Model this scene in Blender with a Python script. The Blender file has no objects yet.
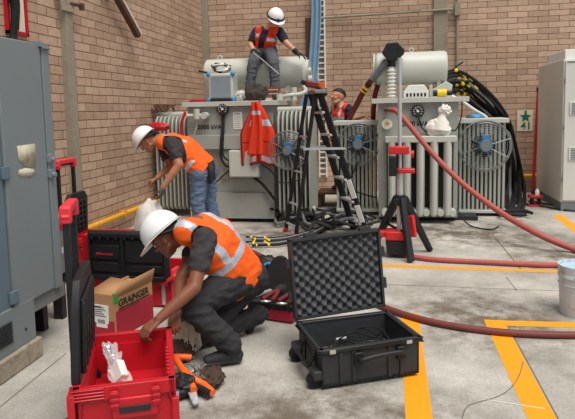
import bpy, bmesh, math, random
import numpy as np
from mathutils import Vector, Matrix, Euler, noise
from math import sin, cos, pi, radians
V = Vector
rnd = random.Random(7)
SC = bpy.context.scene
COL = SC.collection

# ------------------------------------------------------------------ camera
F, PX0, PY0, H = 575.0, 287.5, 168.5, 1.65
ROT = np.array([[0.98441139, 0.17455842, -0.02153075],
                [-0.00353514, -0.10275425, -0.99470049],
                [-0.17584572, 0.97927061, -0.10053537]])      # rows: camera right, down, forward
cam_d = bpy.data.cameras.new('camera')
cam = bpy.data.objects.new('camera', cam_d)
COL.objects.link(cam)
cam_d.sensor_width = 36.0
cam_d.lens = 36.0 * F / 575.0
cam_d.shift_y = -(209.5 - PY0) / 575.0
cam_d.clip_end = 100
mw = Matrix.Identity(4)
for i in range(3):
    mw[i][0] = ROT[0][i]; mw[i][1] = -ROT[1][i]; mw[i][2] = -ROT[2][i]
mw.translation = (0, 0, H)
cam.matrix_world = mw
SC.camera = cam

# ------------------------------------------------------------------ light
world = bpy.data.worlds.new('sky')
SC.world = world
world.use_nodes = True
wn = world.node_tree.nodes
bg = wn['Background']
bg.inputs[0].default_value = (0.86, 0.93, 1.0, 1)
bg.inputs[1].default_value = 0.48
sun_d = bpy.data.lights.new('sun', 'SUN')
sun_d.energy = 3.1
sun_d.angle = radians(40)
sun_d.color = (1.0, 0.95, 0.88)
sun = bpy.data.objects.new('sun', sun_d)
COL.objects.link(sun)
sun.rotation_euler = V((0.30, -0.36, 1.0)).to_track_quat('Z', 'Y').to_euler()
SC.view_settings.view_transform = 'Standard'
SC.view_settings.look = 'None'
SC.view_settings.gamma = 1.0
SC.view_settings.use_curve_mapping = False
SC.view_settings.exposure = 0.22


# ------------------------------------------------------------------ pixel of the photograph -> point of the place
def ray(x, y):
    d = ROT.T @ np.array([x - PX0, y - PY0, F])
    return V((float(d[0]), float(d[1]), float(d[2])))
def P(x, y, Y):
    d = ray(x, y); return V((0, 0, H)) + d * (Y / d.y)
def PX(x, y, X):
    d = ray(x, y); return V((0, 0, H)) + d * (X / d.x)
def G(x, y, z=0.0):
    d = ray(x, y); return V((0, 0, H)) + d * ((z - H) / d.z)


# ------------------------------------------------------------------ materials
def lin(c):
    c = c / 255.0
    return c / 12.92 if c <= 0.04045 else ((c + 0.055) / 1.055) ** 2.4
def rgb(r, g, b): return (lin(r), lin(g), lin(b), 1.0)
MATS = {}
def mat(name, col, rough=0.6, metal=0.0, var=0.12, scale=8.0, bump=0.0, bscale=40.0, spec=0.4, dirt=None, dscale=3.0, alpha=1.0, trans=0.0):
    m = bpy.data.materials.new(name)
    m.use_nodes = True
    nt = m.node_tree; N = nt.nodes; L = nt.links
    b = N['Principled BSDF']
    b.inputs['Roughness'].default_value = rough
    b.inputs['Metallic'].default_value = metal
    b.inputs['Specular IOR Level'].default_value = spec
    if trans: b.inputs['Transmission Weight'].default_value = trans
    if alpha < 1: b.inputs['Alpha'].default_value = alpha
    tc = N.new('ShaderNodeTexCoord')
    nz = N.new('ShaderNodeTexNoise'); nz.inputs['Scale'].default_value = scale; nz.inputs['Detail'].default_value = 4
    L.new(tc.outputs['Object'], nz.inputs['Vector'])
    c = rgb(*col)
    mx = N.new('ShaderNodeMix'); mx.data_type = 'RGBA'
    mx.inputs[6].default_value = tuple(x * (1 - var) for x in c[:3]) + (1,)
    mx.inputs[7].default_value = tuple(min(1, x * (1 + var)) for x in c[:3]) + (1,)
    L.new(nz.outputs['Fac'], mx.inputs[0])
    out = mx.outputs[2]
    if dirt:
        n2 = N.new('ShaderNodeTexNoise'); n2.inputs['Scale'].default_value = dscale; n2.inputs['Detail'].default_value = 6
        n2.inputs['Roughness'].default_value = 0.65
        L.new(tc.outputs['Object'], n2.inputs['Vector'])
        rp = N.new('ShaderNodeValToRGB'); rp.color_ramp.elements[0].position = 0.52; rp.color_ramp.elements[1].position = 0.72
        rp.color_ramp.elements[1].color = (0.75, 0.75, 0.75, 1)
        L.new(n2.outputs['Fac'], rp.inputs[0])
        m2 = N.new('ShaderNodeMix'); m2.data_type = 'RGBA'
        m2.inputs[7].default_value = rgb(*dirt)
        L.new(rp.outputs[0], m2.inputs[0]); L.new(out, m2.inputs[6])
        out = m2.outputs[2]
    L.new(out, b.inputs['Base Color'])
    if bump:
        n3 = N.new('ShaderNodeTexNoise'); n3.inputs['Scale'].default_value = bscale; n3.inputs['Detail'].default_value = 5
        L.new(tc.outputs['Object'], n3.inputs['Vector'])
        bp = N.new('ShaderNodeBump'); bp.inputs['Strength'].default_value = bump; bp.inputs['Distance'].default_value = 0.02
        L.new(n3.outputs['Fac'], bp.inputs['Height']); L.new(bp.outputs[0], b.inputs['Normal'])
    MATS[name] = m
    return m

def brick_mat(name, axis):
    m = bpy.data.materials.new(name); m.use_nodes = True
    nt = m.node_tree; N = nt.nodes; L = nt.links; b = N['Principled BSDF']
    b.inputs['Roughness'].default_value = 0.85; b.inputs['Specular IOR Level'].default_value = 0.2
    geo = N.new('ShaderNodeNewGeometry'); sp = N.new('ShaderNodeSeparateXYZ'); cb = N.new('ShaderNodeCombineXYZ')
    L.new(geo.outputs['Position'], sp.inputs[0])
    L.new(sp.outputs['Y' if axis == 'y' else 'X'], cb.inputs[0]); L.new(sp.outputs['Z'], cb.inputs[1])
    # slight waviness of the courses
    nw = N.new('ShaderNodeTexNoise'); nw.inputs['Scale'].default_value = 2.5
    L.new(geo.outputs['Position'], nw.inputs['Vector'])
    mw_ = N.new('ShaderNodeVectorMath'); mw_.operation = 'MULTIPLY_ADD'
    mw_.inputs[1].default_value = (0.02, 0.016, 0); L.new(nw.outputs['Color'], mw_.inputs[0]); L.new(cb.outputs[0], mw_.inputs[2])
    br = N.new('ShaderNodeTexBrick')
    br.inputs['Scale'].default_value = 1.0; br.inputs['Brick Width'].default_value = 0.362; br.inputs['Row Height'].default_value = 0.106
    br.inputs['Mortar Size'].default_value = 0.0055; br.inputs['Mortar Smooth'].default_value = 0.3
    br.inputs['Color1'].default_value = rgb(198, 168, 144); br.inputs['Color2'].default_value = rgb(172, 143, 121)
    br.inputs['Mortar'].default_value = rgb(104, 82, 66); br.inputs['Bias'].default_value = -0.1
    L.new(mw_.outputs[0], br.inputs['Vector'])
    nz = N.new('ShaderNodeTexNoise'); nz.inputs['Scale'].default_value = 14; nz.inputs['Detail'].default_value = 5
    L.new(geo.outputs['Position'], nz.inputs['Vector'])
    n2 = N.new('ShaderNodeTexNoise'); n2.inputs['Scale'].default_value = 0.9; n2.inputs['Detail'].default_value = 4
    L.new(geo.outputs['Position'], n2.inputs['Vector'])
    ad = N.new('ShaderNodeMath'); ad.operation = 'ADD'; L.new(nz.outputs['Fac'], ad.inputs[0]); L.new(n2.outputs['Fac'], ad.inputs[1])
    mr = N.new('ShaderNodeMapRange'); mr.inputs[1].default_value = 0.6; mr.inputs[2].default_value = 1.4
    mr.inputs[3].default_value = 0.78; mr.inputs[4].default_value = 1.16
    L.new(ad.outputs[0], mr.inputs[0])
    mul = N.new('ShaderNodeMix'); mul.data_type = 'RGBA'; mul.blend_type = 'MULTIPLY'; mul.inputs[0].default_value = 1
    L.new(br.outputs['Color'], mul.inputs[6]); L.new(mr.outputs[0], mul.inputs[7])
    L.new(mul.outputs[2], b.inputs['Base Color'])
    iv = N.new('ShaderNodeMath'); iv.operation = 'MULTIPLY_ADD'; iv.inputs[1].default_value = -1; iv.inputs[2].default_value = 1
    L.new(br.outputs['Fac'], iv.inputs[0])
    ad2 = N.new('ShaderNodeMath'); ad2.operation = 'MULTIPLY_ADD'; ad2.inputs[1].default_value = 0.3
    L.new(nz.outputs['Fac'], ad2.inputs[0]); L.new(iv.outputs[0], ad2.inputs[2])
    bp = N.new('ShaderNodeBump'); bp.inputs['Strength'].default_value = 0.6; bp.inputs['Distance'].default_value = 0.012
    L.new(ad2.outputs[0], bp.inputs['Height']); L.new(bp.outputs[0], b.inputs['Normal'])
    MATS[name] = m
    return m

def floor_mat():
    m = bpy.data.materials.new('concrete_floor'); m.use_nodes = True
    nt = m.node_tree; N = nt.nodes; L = nt.links; b = N['Principled BSDF']
    b.inputs['Specular IOR Level'].default_value = 0.25
    geo = N.new('ShaderNodeNewGeometry')
    def nzn(s, d, r=0.6):
        n = N.new('ShaderNodeTexNoise'); n.inputs['Scale'].default_value = s; n.inputs['Detail'].default_value = d
        n.inputs['Roughness'].default_value = r; L.new(geo.outputs['Position'], n.inputs['Vector']); return n
    a = nzn(0.8, 6); c = nzn(9, 6, 0.7); d = nzn(60, 3); e = nzn(2.6, 8, 0.75)
    r1 = N.new('ShaderNodeValToRGB')
    r1.color_ramp.elements[0].color = rgb(150, 146, 138); r1.color_ramp.elements[0].position = 0.3
    r1.color_ramp.elements[1].color = rgb(202, 198, 189); r1.color_ramp.elements[1].position = 0.7
    L.new(a.outputs['Fac'], r1.inputs[0])
    r2 = N.new('ShaderNodeValToRGB')
    r2.color_ramp.elements[0].color = (0.72, 0.71, 0.70, 1); r2.color_ramp.elements[0].position = 0.25
    r2.color_ramp.elements[1].color = (1.08, 1.07, 1.06, 1); r2.color_ramp.elements[1].position = 0.65
    L.new(c.outputs['Fac'], r2.inputs[0])
    m1 = N.new('ShaderNodeMix'); m1.data_type = 'RGBA'; m1.blend_type = 'MULTIPLY'; m1.inputs[0].default_value = 0.6
    L.new(r1.outputs[0], m1.inputs[6]); L.new(r2.outputs[0], m1.inputs[7])
    r3 = N.new('ShaderNodeValToRGB')
    r3.color_ramp.elements[0].color = (1, 1, 1, 1); r3.color_ramp.elements[0].position = 0.54
    r3.color_ramp.elements[1].color = (0.55, 0.53, 0.5, 1); r3.color_ramp.elements[1].position = 0.74
    L.new(e.outputs['Fac'], r3.inputs[0])
    m2 = N.new('ShaderNodeMix'); m2.data_type = 'RGBA'; m2.blend_type = 'MULTIPLY'; m2.inputs[0].default_value = 0.8
    L.new(m1.outputs[2], m2.inputs[6]); L.new(r3.outputs[0], m2.inputs[7])
    r4 = N.new('ShaderNodeValToRGB')
    r4.color_ramp.elements[0].color = (0.86, 0.86, 0.86, 1); r4.color_ramp.elements[1].color = (1.1, 1.1, 1.1, 1)
    r4.color_ramp.elements[0].position = 0.35; r4.color_ramp.elements[1].position = 0.65
    L.new(d.outputs['Fac'], r4.inputs[0])
    m3 = N.new('ShaderNodeMix'); m3.data_type = 'RGBA'; m3.blend_type = 'MULTIPLY'; m3.inputs[0].default_value = 1
    L.new(m2.outputs[2], m3.inputs[6]); L.new(r4.outputs[0], m3.inputs[7])
    L.new(m3.outputs[2], b.inputs['Base Color'])
    b.inputs['Roughness'].default_value = 0.75
    bp = N.new('ShaderNodeBump'); bp.inputs['Strength'].default_value = 0.25; bp.inputs['Distance'].default_value = 0.01
    L.new(d.outputs['Fac'], bp.inputs['Height']); L.new(bp.outputs[0], b.inputs['Normal'])
    return m

def stain_mat():
    m = bpy.data.materials.new('floor_dirt'); m.use_nodes = True
    N = m.node_tree.nodes; L = m.node_tree.links; b = N['Principled BSDF']
    b.inputs['Base Color'].default_value = rgb(112, 98, 82); b.inputs['Roughness'].default_value = .9
    tc = N.new('ShaderNodeTexCoord'); g = N.new('ShaderNodeTexGradient'); g.gradient_type = 'SPHERICAL'
    mp = N.new('ShaderNodeMapping'); mp.inputs['Location'].default_value = (-1, -1, 0); mp.inputs['Scale'].default_value = (2, 2, 0)
    L.new(tc.outputs['Generated'], mp.inputs[0]); L.new(mp.outputs[0], g.inputs[0])
    n = N.new('ShaderNodeTexNoise'); n.inputs['Scale'].default_value = 3.2; n.inputs['Detail'].default_value = 8; n.inputs['Roughness'].default_value = .7
    L.new(tc.outputs['Object'], n.inputs['Vector'])
    r = N.new('ShaderNodeValToRGB'); r.color_ramp.elements[0].position = .42; r.color_ramp.elements[1].position = .66
    L.new(n.outputs['Fac'], r.inputs[0])
    k = N.new('ShaderNodeMath'); k.operation = 'MULTIPLY'; L.new(g.outputs['Fac'], k.inputs[0]); L.new(r.outputs[0], k.inputs[1])
    k2 = N.new('ShaderNodeMath'); k2.operation = 'MULTIPLY'; k2.inputs[1].default_value = 1.3; k2.use_clamp = True
    L.new(k.outputs[0], k2.inputs[0]); L.new(k2.outputs[0], b.inputs['Alpha'])
    return m
M_STAIN = stain_mat()
M_SACK = mat('sack_canvas', (226, 222, 212), 0.85, var=0.06, bump=0.3, bscale=14)
M_FLOOR = floor_mat()
M_BRL = brick_mat('brick_left', 'y'); M_BRB = brick_mat('brick_back', 'x')
M_CONC = mat('pillar_concrete', (150, 142, 124), 0.9, var=0.2, scale=6, bump=0.3, bscale=25, dirt=(112, 104, 90))
M_YEL = mat('yellow_floor_paint', (240, 156, 16), 0.6, var=0.08, scale=12, dirt=(190, 150, 70), dscale=9)
M_JOINT = mat('joint_dirt', (112, 102, 92), 0.9)
M_TANK = mat('transformer_paint', (158, 160, 154), 0.45, var=0.05, scale=3, dirt=(138, 137, 128), dscale=2.0)
M_TANKW = mat('conservator_paint', (192, 194, 184), 0.4, var=0.04, scale=3)
M_FIN = mat('radiator_paint', (172, 174, 164), 0.5, var=0.06, scale=3)
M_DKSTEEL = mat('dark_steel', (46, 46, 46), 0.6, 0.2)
M_BLACK = mat('black_plastic', (30, 31, 33), 0.5, var=0.2, spec=0.35)
M_BLACK2 = mat('black_rubber', (22, 22, 23), 0.7)
M_FOAM = mat('grey_foam', (84, 85, 88), 0.95, var=0.15, bump=0.2, bscale=200, spec=0.1)
M_CASE = mat('case_plastic', (48, 50, 52), 0.55, var=0.15, bump=0.15, bscale=150)
M_RED = mat('red_plastic', (188, 24, 38), 0.42, var=0.08)
M_REDP = mat('red_paint', (200, 40, 44), 0.45)
M_GRIP = mat('red_grip', (222, 52, 62), 0.5)
M_DKRED = mat('dark_red_cable', (112, 34, 34), 0.55)
M_HOSE = mat('hose_red', (172, 84, 76), 0.6, var=0.12, scale=14)
M_HOSE2 = mat('hose_dark', (116, 56, 52), 0.6, var=0.18, scale=14)
M_CAB = mat('switchgear_grey', (122, 131, 134), 0.5, var=0.05, scale=3)
M_CAB2 = mat('switchgear_blue', (98, 116, 128), 0.5, var=0.05, scale=3)
M_CABL = mat('light_cabinet', (208, 208, 200), 0.45, var=0.03, scale=3)
M_PLIN = mat('plinth_grey', (120, 124, 124), 0.7)
M_OLDC = mat('old_concrete', (162, 150, 134), 0.95, var=0.25, scale=10, bump=0.4, dirt=(104, 88, 72), dscale=8)
M_WHITE = mat('white_paint', (232, 232, 226), 0.5)
M_WHT = mat('white_plastic', (240, 240, 238), 0.35, var=0.03)
M_TESTP = mat('test_panel', (132, 142, 152), 0.4)
M_BUCK = mat('bucket_white', (205, 212, 220), 0.5, var=0.1, dirt=(120, 120, 118), dscale=9)
M_LBLUE = mat('light_blue', (172, 205, 226), 0.4)
M_BLUE = mat('blue_plastic', (56, 140, 196), 0.4)
M_MOTOR = mat('motor_blue', (70, 120, 160), 0.4)
M_BLUESH = mat('blue_sheet', (128, 162, 186), 0.45, var=0.25, scale=5)
M_WIRE = mat('zinc_wire', (150, 154, 152), 0.4, 0.6)
M_ALU = mat('aluminium', (196, 198, 200), 0.35, 0.5)
M_SILV = mat('reflective_tape', (190, 196, 208), 0.35, 0.2)
M_ORG = mat('orange_vest', (246, 98, 20), 0.75, var=0.08, scale=10, bump=0.12, bscale=22)
M_ORGR = mat('red_orange_vest', (220, 58, 26), 0.75, var=0.1, scale=10, bump=0.12, bscale=22)
M_ORGP = mat('orange_plastic', (240, 104, 34), 0.45)
M_CARD = mat('cardboard', (176, 132, 92), 0.85, var=0.08, scale=5)
M_CARDR = mat('carton_red', (170, 30, 54), 0.6, var=0.06)
M_PAPER = mat('old_paper', (190, 182, 160), 0.85, var=0.15, scale=10, dirt=(130, 116, 90), dscale=12)
M_LABEL = mat('white_label', (228, 228, 224), 0.6, var=0.03)
M_INK = mat('black_ink', (24, 24, 26), 0.6)
M_GREEN = mat('green_tape', (30, 150, 60), 0.5)
M_GRNSIGN = mat('sign_green', (24, 110, 84), 0.5)
M_CREAM = mat('sign_cream', (226, 214, 190), 0.6)
M_YELTAPE = mat('yellow_tape', (236, 200, 40), 0.5)
M_YPIPE = mat('yellow_pipe', (226, 160, 34), 0.5, var=0.15, scale=14)
M_CLOTHW = mat('white_sack', (200, 197, 192), 0.8, var=0.1, bump=0.3, bscale=12)
M_CREAMCL = mat('cream_cloth', (206, 196, 172), 0.85, var=0.15, bump=0.4, bscale=20)
M_BAGD = mat('dark_bag', (62, 54, 48), 0.8, var=0.25, scale=9, bump=0.3, bscale=18)
M_BAGB = mat('brown_bag', (70, 52, 42), 0.8, var=0.4, scale=16, bump=0.3, bscale=20)
M_JEANS = mat('blue_jeans', (92, 110, 136), 0.85, var=0.25, scale=9, bump=0.25, bscale=14)
M_GPANT = mat('grey_trousers', (82, 86, 92), 0.85, var=0.15, scale=9, bump=0.25, bscale=14)
M_BPANT = mat('black_jeans', (44, 43, 45), 0.85, var=0.2, scale=9, bump=0.35, bscale=12)
M_TEE = mat('charcoal_tee', (56, 52, 54), 0.9, var=0.12, bump=0.2, bscale=14)
M_NAVY = mat('navy_tee', (36, 42, 60), 0.9, var=0.12, bump=0.2, bscale=14)
M_BOOT = mat('dark_boot', (42, 42, 44), 0.7, var=0.2)
M_BOOTB = mat('brown_boot', (60, 46, 38), 0.7)
M_SKIN1 = mat('skin_brown', (128, 78, 56), 0.5, var=0.08, scale=14)
M_SKIN2 = mat('skin_tan', (168, 112, 84), 0.5, var=0.08, scale=14)
M_SKIN4 = mat('skin_warm', (196, 142, 112), 0.5, var=0.06, scale=14)
M_SKIN3 = mat('skin_light', (206, 152, 122), 0.5, var=0.06, scale=14)
M_GLOVE = mat('dark_glove', (34, 34, 36), 0.8)
M_GGLOVE = mat('grey_glove', (84, 78, 74), 0.8)
M_HAIR = mat('dark_hair', (28, 22, 20), 0.7)
M_EYEW = mat('eye_white', (222, 216, 208), 0.3)
M_BROWN = mat('rusty_brown', (92, 62, 46), 0.7, var=0.2)
M_CLEAR = mat('clear_film', (236, 226, 224), 0.15, var=0.1, scale=30, alpha=0.45, spec=0.6)
M_PORC = mat('white_porcelain', (226, 226, 220), 0.25)
M_FACE = mat('dial_face', (48, 50, 50), 0.3)
M_GREYPL = mat('nameplate_grey', (150, 154, 152), 0.4, 0.3, var=0.12, scale=30)
M_REDLOGO = mat('logo_red', (196, 40, 52), 0.5)
M_BRKCR = mat('crate_red', (150, 84, 64), 0.8, var=0.3, scale=20)


# ------------------------------------------------------------------ mesh builder
class MB:
    def __init__(s): s.v = []; s.f = []; s.m = []; s.sm = []
    def add(s, vs, fs, mi=0, smooth=False):
        o = len(s.v); s.v.extend(V(p) for p in vs)
        for f in fs: s.f.append([i + o for i in f]); s.m.append(mi); s.sm.append(smooth)
        return s
    def b(s, x0, x1, y0, y1, z0, z1, mi=0, M=None):
        vs = [V((x, y, z)) for z in (z0, z1) for y in (y0, y1) for x in (x0, x1)]
        if M is not None: vs = [M @ p for p in vs]
        return s.add(vs, [(0, 2, 3, 1), (4, 5, 7, 6), (0, 1, 5, 4), (2, 6, 7, 3), (0, 4, 6, 2), (1, 3, 7, 5)], mi)
    def bar(s, p0, p1, w, d, up=(0, 0, 1), mi=0, w1=None, d1=None):
        p0 = V(p0); p1 = V(p1); a = (p1 - p0).normalized(); up = V(up)
        sd = a.cross(up)
        if sd.length < 1e-4: sd = a.cross(V((0, 1, 0)))
        sd.normalize(); u = sd.cross(a).normalized()
        w1 = w if w1 is None else w1; d1 = d if d1 is None else d1
        vs = [p0 + sd * (w / 2 * i) + u * (d / 2 * j) for j in (-1, 1) for i in (-1, 1)] + \
             [p1 + sd * (w1 / 2 * i) + u * (d1 / 2 * j) for j in (-1, 1) for i in (-1, 1)]
        return s.add(vs, [(0, 1, 3, 2), (4, 6, 7, 5), (0, 4, 5, 1), (2, 3, 7, 6), (0, 2, 6, 4), (1, 5, 7, 3)], mi)
    def lathe(s, prof, o, ax=(0, 0, 1), n=20, mi=0, smooth=True, ex=None, sx=1.0, sy=1.0):
        o = V(o); ax = V(ax).normalized()
        e1 = V(ex) if ex is not None else (V((1, 0, 0)) if abs(ax.x) < 0.9 else V((0, 1, 0)))
        e1 = (e1 - ax * e1.dot(ax)).normalized(); e2 = ax.cross(e1)
        vs = []; k = len(prof)
        for r, h in prof:
            for i in range(n):
                a = 2 * pi * i / n
                vs.append(o + ax * h + e1 * (r * cos(a) * sx) + e2 * (r * sin(a) * sy))
        fs = []
        for j in range(k - 1):
            for i in range(n):
                i2 = (i + 1) % n
                fs.append((j * n + i, j * n + i2, (j + 1) * n + i2, (j + 1) * n + i))
        s.add(vs, fs, mi, smooth)
        s.add(vs[:n], [tuple(reversed(range(n)))], mi); s.add(vs[-n:], [tuple(range(n))], mi)
        return s
    def cyl(s, p0, p1, r0, r1=None, n=16, mi=0, smooth=True):
        p0 = V(p0); p1 = V(p1); L_ = (p1 - p0).length
        return s.lathe([(r0, 0), (r0 if r1 is None else r1, L_)], p0, p1 - p0, n, mi, smooth)
    def tube(s, pts, r, n=8, mi=0, sub=6, smoothpath=True, taper=None):
        pts = [V(p) for p in pts]
        if smoothpath and len(pts) > 2: pts = spline(pts, sub)
        m = len(pts); vs = []; nrm = None
        for i, p in enumerate(pts):
            t = (pts[min(i + 1, m - 1)] - pts[max(i - 1, 0)])
            t = t.normalized() if t.length > 1e-9 else V((0, 0, 1))
            if nrm is None:
                nrm = t.cross(V((0, 0, 1)))
                if nrm.length < 1e-3: nrm = t.cross(V((0, 1, 0)))
            nrm = (nrm - t * nrm.dot(t)).normalized(); bn = t.cross(nrm)
            rr = r if taper is None else r * taper(i / (m - 1))
            for k in range(n):
                a = 2 * pi * k / n; vs.append(p + nrm * (rr * cos(a)) + bn * (rr * sin(a)))
        fs = [(i * n + k, i * n + (k + 1) % n, (i + 1) * n + (k + 1) % n, (i + 1) * n + k) for i in range(m - 1) for k in range(n)]
        s.add(vs, fs, mi, True)
        s.add(vs[:n], [tuple(reversed(range(n)))], mi); s.add(vs[-n:], [tuple(range(n))], mi)
        return s
    def ring(s, c, ax, R, r, n=32, k=6, mi=0, sx=1.0):
        c = V(c); ax = V(ax).normalized(); e1 = V((1, 0, 0)) if abs(ax.x) < 0.9 else V((0, 0, 1))
        e1 = (e1 - ax * e1.dot(ax)).normalized(); e2 = ax.cross(e1); vs = []
        for i in range(n):
            a = 2 * pi * i / n; d = e1 * cos(a) + e2 * sin(a)
            for j in range(k):
                b = 2 * pi * j / k; vs.append(c + d * (R + r * cos(b)) + ax * (r * sin(b)))
        fs = [(i * k + j, ((i + 1) % n) * k + j, ((i + 1) % n) * k + (j + 1) % k, i * k + (j + 1) % k) for i in range(n) for j in range(k)]
        return s.add(vs, fs, mi, True)
    def ell(s, c, r, M=None, n=20, k=12, mi=0, amp=0.0, fr=4.0, seed=0):
        c = V(c); vs = []; fs = []
        for j in range(k + 1):
            t = pi * j / k
            for i in range(n):
                a = 2 * pi * i / n
                d = V((sin(t) * cos(a), sin(t) * sin(a), cos(t)))
                q = 1.0
                if amp:
                    q += amp * noise.noise(d * fr + V((seed, seed * 2.3, 0))) + amp * 0.6 * (abs(noise.noise(d * fr * 2.1 + V((seed * 3.1, 1, 5)))) - 0.25)
                p = V((d.x * r[0], d.y * r[1], d.z * r[2])) * q
                vs.append(c + (M @ p if M is not None else p))
        for j in range(k):
            for i in range(n):
                fs.append((j * n + i, (j + 1) * n + i, (j + 1) * n + (i + 1) % n, j * n + (i + 1) % n))
        return s.add(vs, fs, mi, True)
    def prism(s, poly, o, ex, ey, d, mi=0):
        o = V(o); ex = V(ex); ey = V(ey); nz = ex.cross(ey).normalized(); n = len(poly)
        a = [o + ex * x + ey * y for x, y in poly]; bb = [p + nz * d for p in a]
        return s.add(a + bb, [tuple(reversed(range(n))), tuple(range(n, 2 * n))] + [(i, (i + 1) % n, (i + 1) % n + n, i + n) for i in range(n)], mi)
    def grid(s, fn, nu, nv, mi=0, mf=None, smooth=True):
        o = len(s.v)
        for j in range(nv + 1):
            for i in range(nu + 1): s.v.append(V(fn(i / nu, j / nv)))
        for j in range(nv):
            for i in range(nu):
                s.f.append([o + j * (nu + 1) + i, o + j * (nu + 1) + i + 1, o + (j + 1) * (nu + 1) + i + 1, o + (j + 1) * (nu + 1) + i])
                s.m.append(mf((i + .5) / nu, (j + .5) / nv) if mf else mi); s.sm.append(smooth)
        return s
    def mesh(s, name):
        me = bpy.data.meshes.new(name)
        me.from_pydata([tuple(p) for p in s.v], [], s.f)
        me.polygons.foreach_set('material_index', s.m); me.polygons.foreach_set('use_smooth', s.sm)
        bm = bmesh.new(); bm.from_mesh(me)
        bmesh.ops.remove_doubles(bm, verts=bm.verts, dist=1e-5)
        bmesh.ops.recalc_face_normals(bm, faces=bm.faces)
        bm.to_mesh(me); bm.free(); me.update()
        me.set_sharp_from_angle(angle=radians(40))
        return me

def spline(p, sub):
    out = []; n = len(p)
    for i in range(n - 1):
        a = p[max(i - 1, 0)]; b = p[i]; c = p[i + 1]; d = p[min(i + 2, n - 1)]
        for k in range(sub):
            t = k / sub
            out.append(0.5 * ((2 * b) + (c - a) * t + (2 * a - 5 * b + 4 * c - d) * t * t + (3 * b - a - 3 * c + d) * t ** 3))
    out.append(p[-1]); return out

def props(o, label=None, cat=None, group=None, kind=None):
    if label: o['label'] = label
    if cat: o['category'] = cat
    if group: o['group'] = group
    if kind: o['kind'] = kind
    return o
def thing(name, label, cat, loc=(0, 0, 0), group=None):
    o = bpy.data.objects.new(name, None); COL.objects.link(o); o.location = loc
    o.empty_display_size = 0.1
    return props(o, label, cat, group)
def rootloc(o):
    while o.parent: o = o.parent
    return V(o.location)
def mk(name, me, mats, parent=None, bev=0.0, solid=0.0, subs=0):
    for m in (mats if isinstance(mats, (list, tuple)) else [mats]): me.materials.append(m)
    o = bpy.data.objects.new(name, me); COL.objects.link(o)
    if parent is not None:
        me.transform(Matrix.Translation(-rootloc(parent))); o.parent = parent
    if solid:
        d = o.modifiers.new('solid', 'SOLIDIFY'); d.thickness = solid; d.offset = 0
    if bev:
        d = o.modifiers.new('bevel', 'BEVEL'); d.width = bev; d.segments = 2; d.limit_method = 'ANGLE'; d.angle_limit = radians(40)
    if subs:
        d = o.modifiers.new('sub', 'SUBSURF'); d.levels = subs; d.render_levels = subs
    return o
def part(name, mb, mats, parent, bev=0.0, solid=0.0, subs=0, label=None):
    o = mk(name, mb.mesh(name), mats, parent, bev, solid, subs)
    if label: o['label'] = label
    return o
def solo(name, mb, mats, label=None, cat=None, group=None, kind=None, bev=0.0, solid=0.0, subs=0):
    me = mb.mesh(name)
    co = [v.co for v in me.vertices]
    c = V(((min(p.x for p in co) + max(p.x for p in co)) / 2, (min(p.y for p in co) + max(p.y for p in co)) / 2, min(p.z for p in co)))
    me.transform(Matrix.Translation(-c))
    o = mk(name, me, mats, None, bev, solid, subs); o.location = c
    return props(o, label, cat, group, kind)
def text_mesh(s, o, ex, ey, width, shear=0.0, depth=0.0015, bold=0.0):
    cu = bpy.data.curves.new('t', 'FONT'); cu.body = s; cu.size = 1; cu.extrude = 0.0; cu.shear = shear; cu.offset = bold
    ob = bpy.data.objects.new('t', cu); COL.objects.link(ob)
    dg = bpy.context.evaluated_depsgraph_get(); dg.update()
    me = bpy.data.meshes.new_from_object(ob.evaluated_get(dg))
    bpy.data.objects.remove(ob)
    x0 = min(v.co.x for v in me.vertices); x1 = max(v.co.x for v in me.vertices)
    y0 = min(v.co.y for v in me.vertices)
    k = width / (x1 - x0); o = V(o); ex = V(ex).normalized(); ey = V(ey).normalized(); nz = ex.cross(ey)
    for v in me.vertices:
        v.co = o + ex * ((v.co.x - x0) * k) + ey * ((v.co.y - y0) * k) + nz * depth
    return me
def dup(root, loc, label=None, group=None):
    r = root.copy(); COL.objects.link(r); r.location = loc
    if label: r['label'] = label
    if group: r['group'] = group
    for ch in list(root.children):
        c = ch.copy(); COL.objects.link(c); c.parent = r
        for g in list(ch.children):
            d = g.copy(); COL.objects.link(d); d.parent = c
    return r

# ================================================================== THE SETTING
XW, YW = -3.75, 11.5
S = 'structure'
solo('floor', MB().b(XW - .3, 9, -3, YW + .3, -0.2, 0), M_FLOOR, kind=S)
solo('wall_left', MB().b(XW - .3, XW, -3, YW + .3, 0, 7), M_BRL, kind=S)
solo('wall_back', MB().b(XW, 9, YW, YW + .3, 0, 7), M_BRB, kind=S)
yl0, yl1 = PX(62.5, 70, XW).y, PX(77, 70, XW + .08).y
solo('trim_1', MB().b(XW - .02, XW + .08, yl0, yl1 - .02, 0, 7), M_CONC, kind=S, bev=.01)
solo('trim_2', MB().b(XW - .02, XW + .12, YW - .1, YW + .02, 0, 7), M_CONC, kind=S, bev=.01)
xa, xb = P(433.5, 25, YW - .06).x, P(447.6, 25, YW - .06).x
solo('trim_3', MB().b(xa, xb, YW - .06, YW + .02, 0, 7), M_CONC, kind=S, bev=.01)

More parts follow.
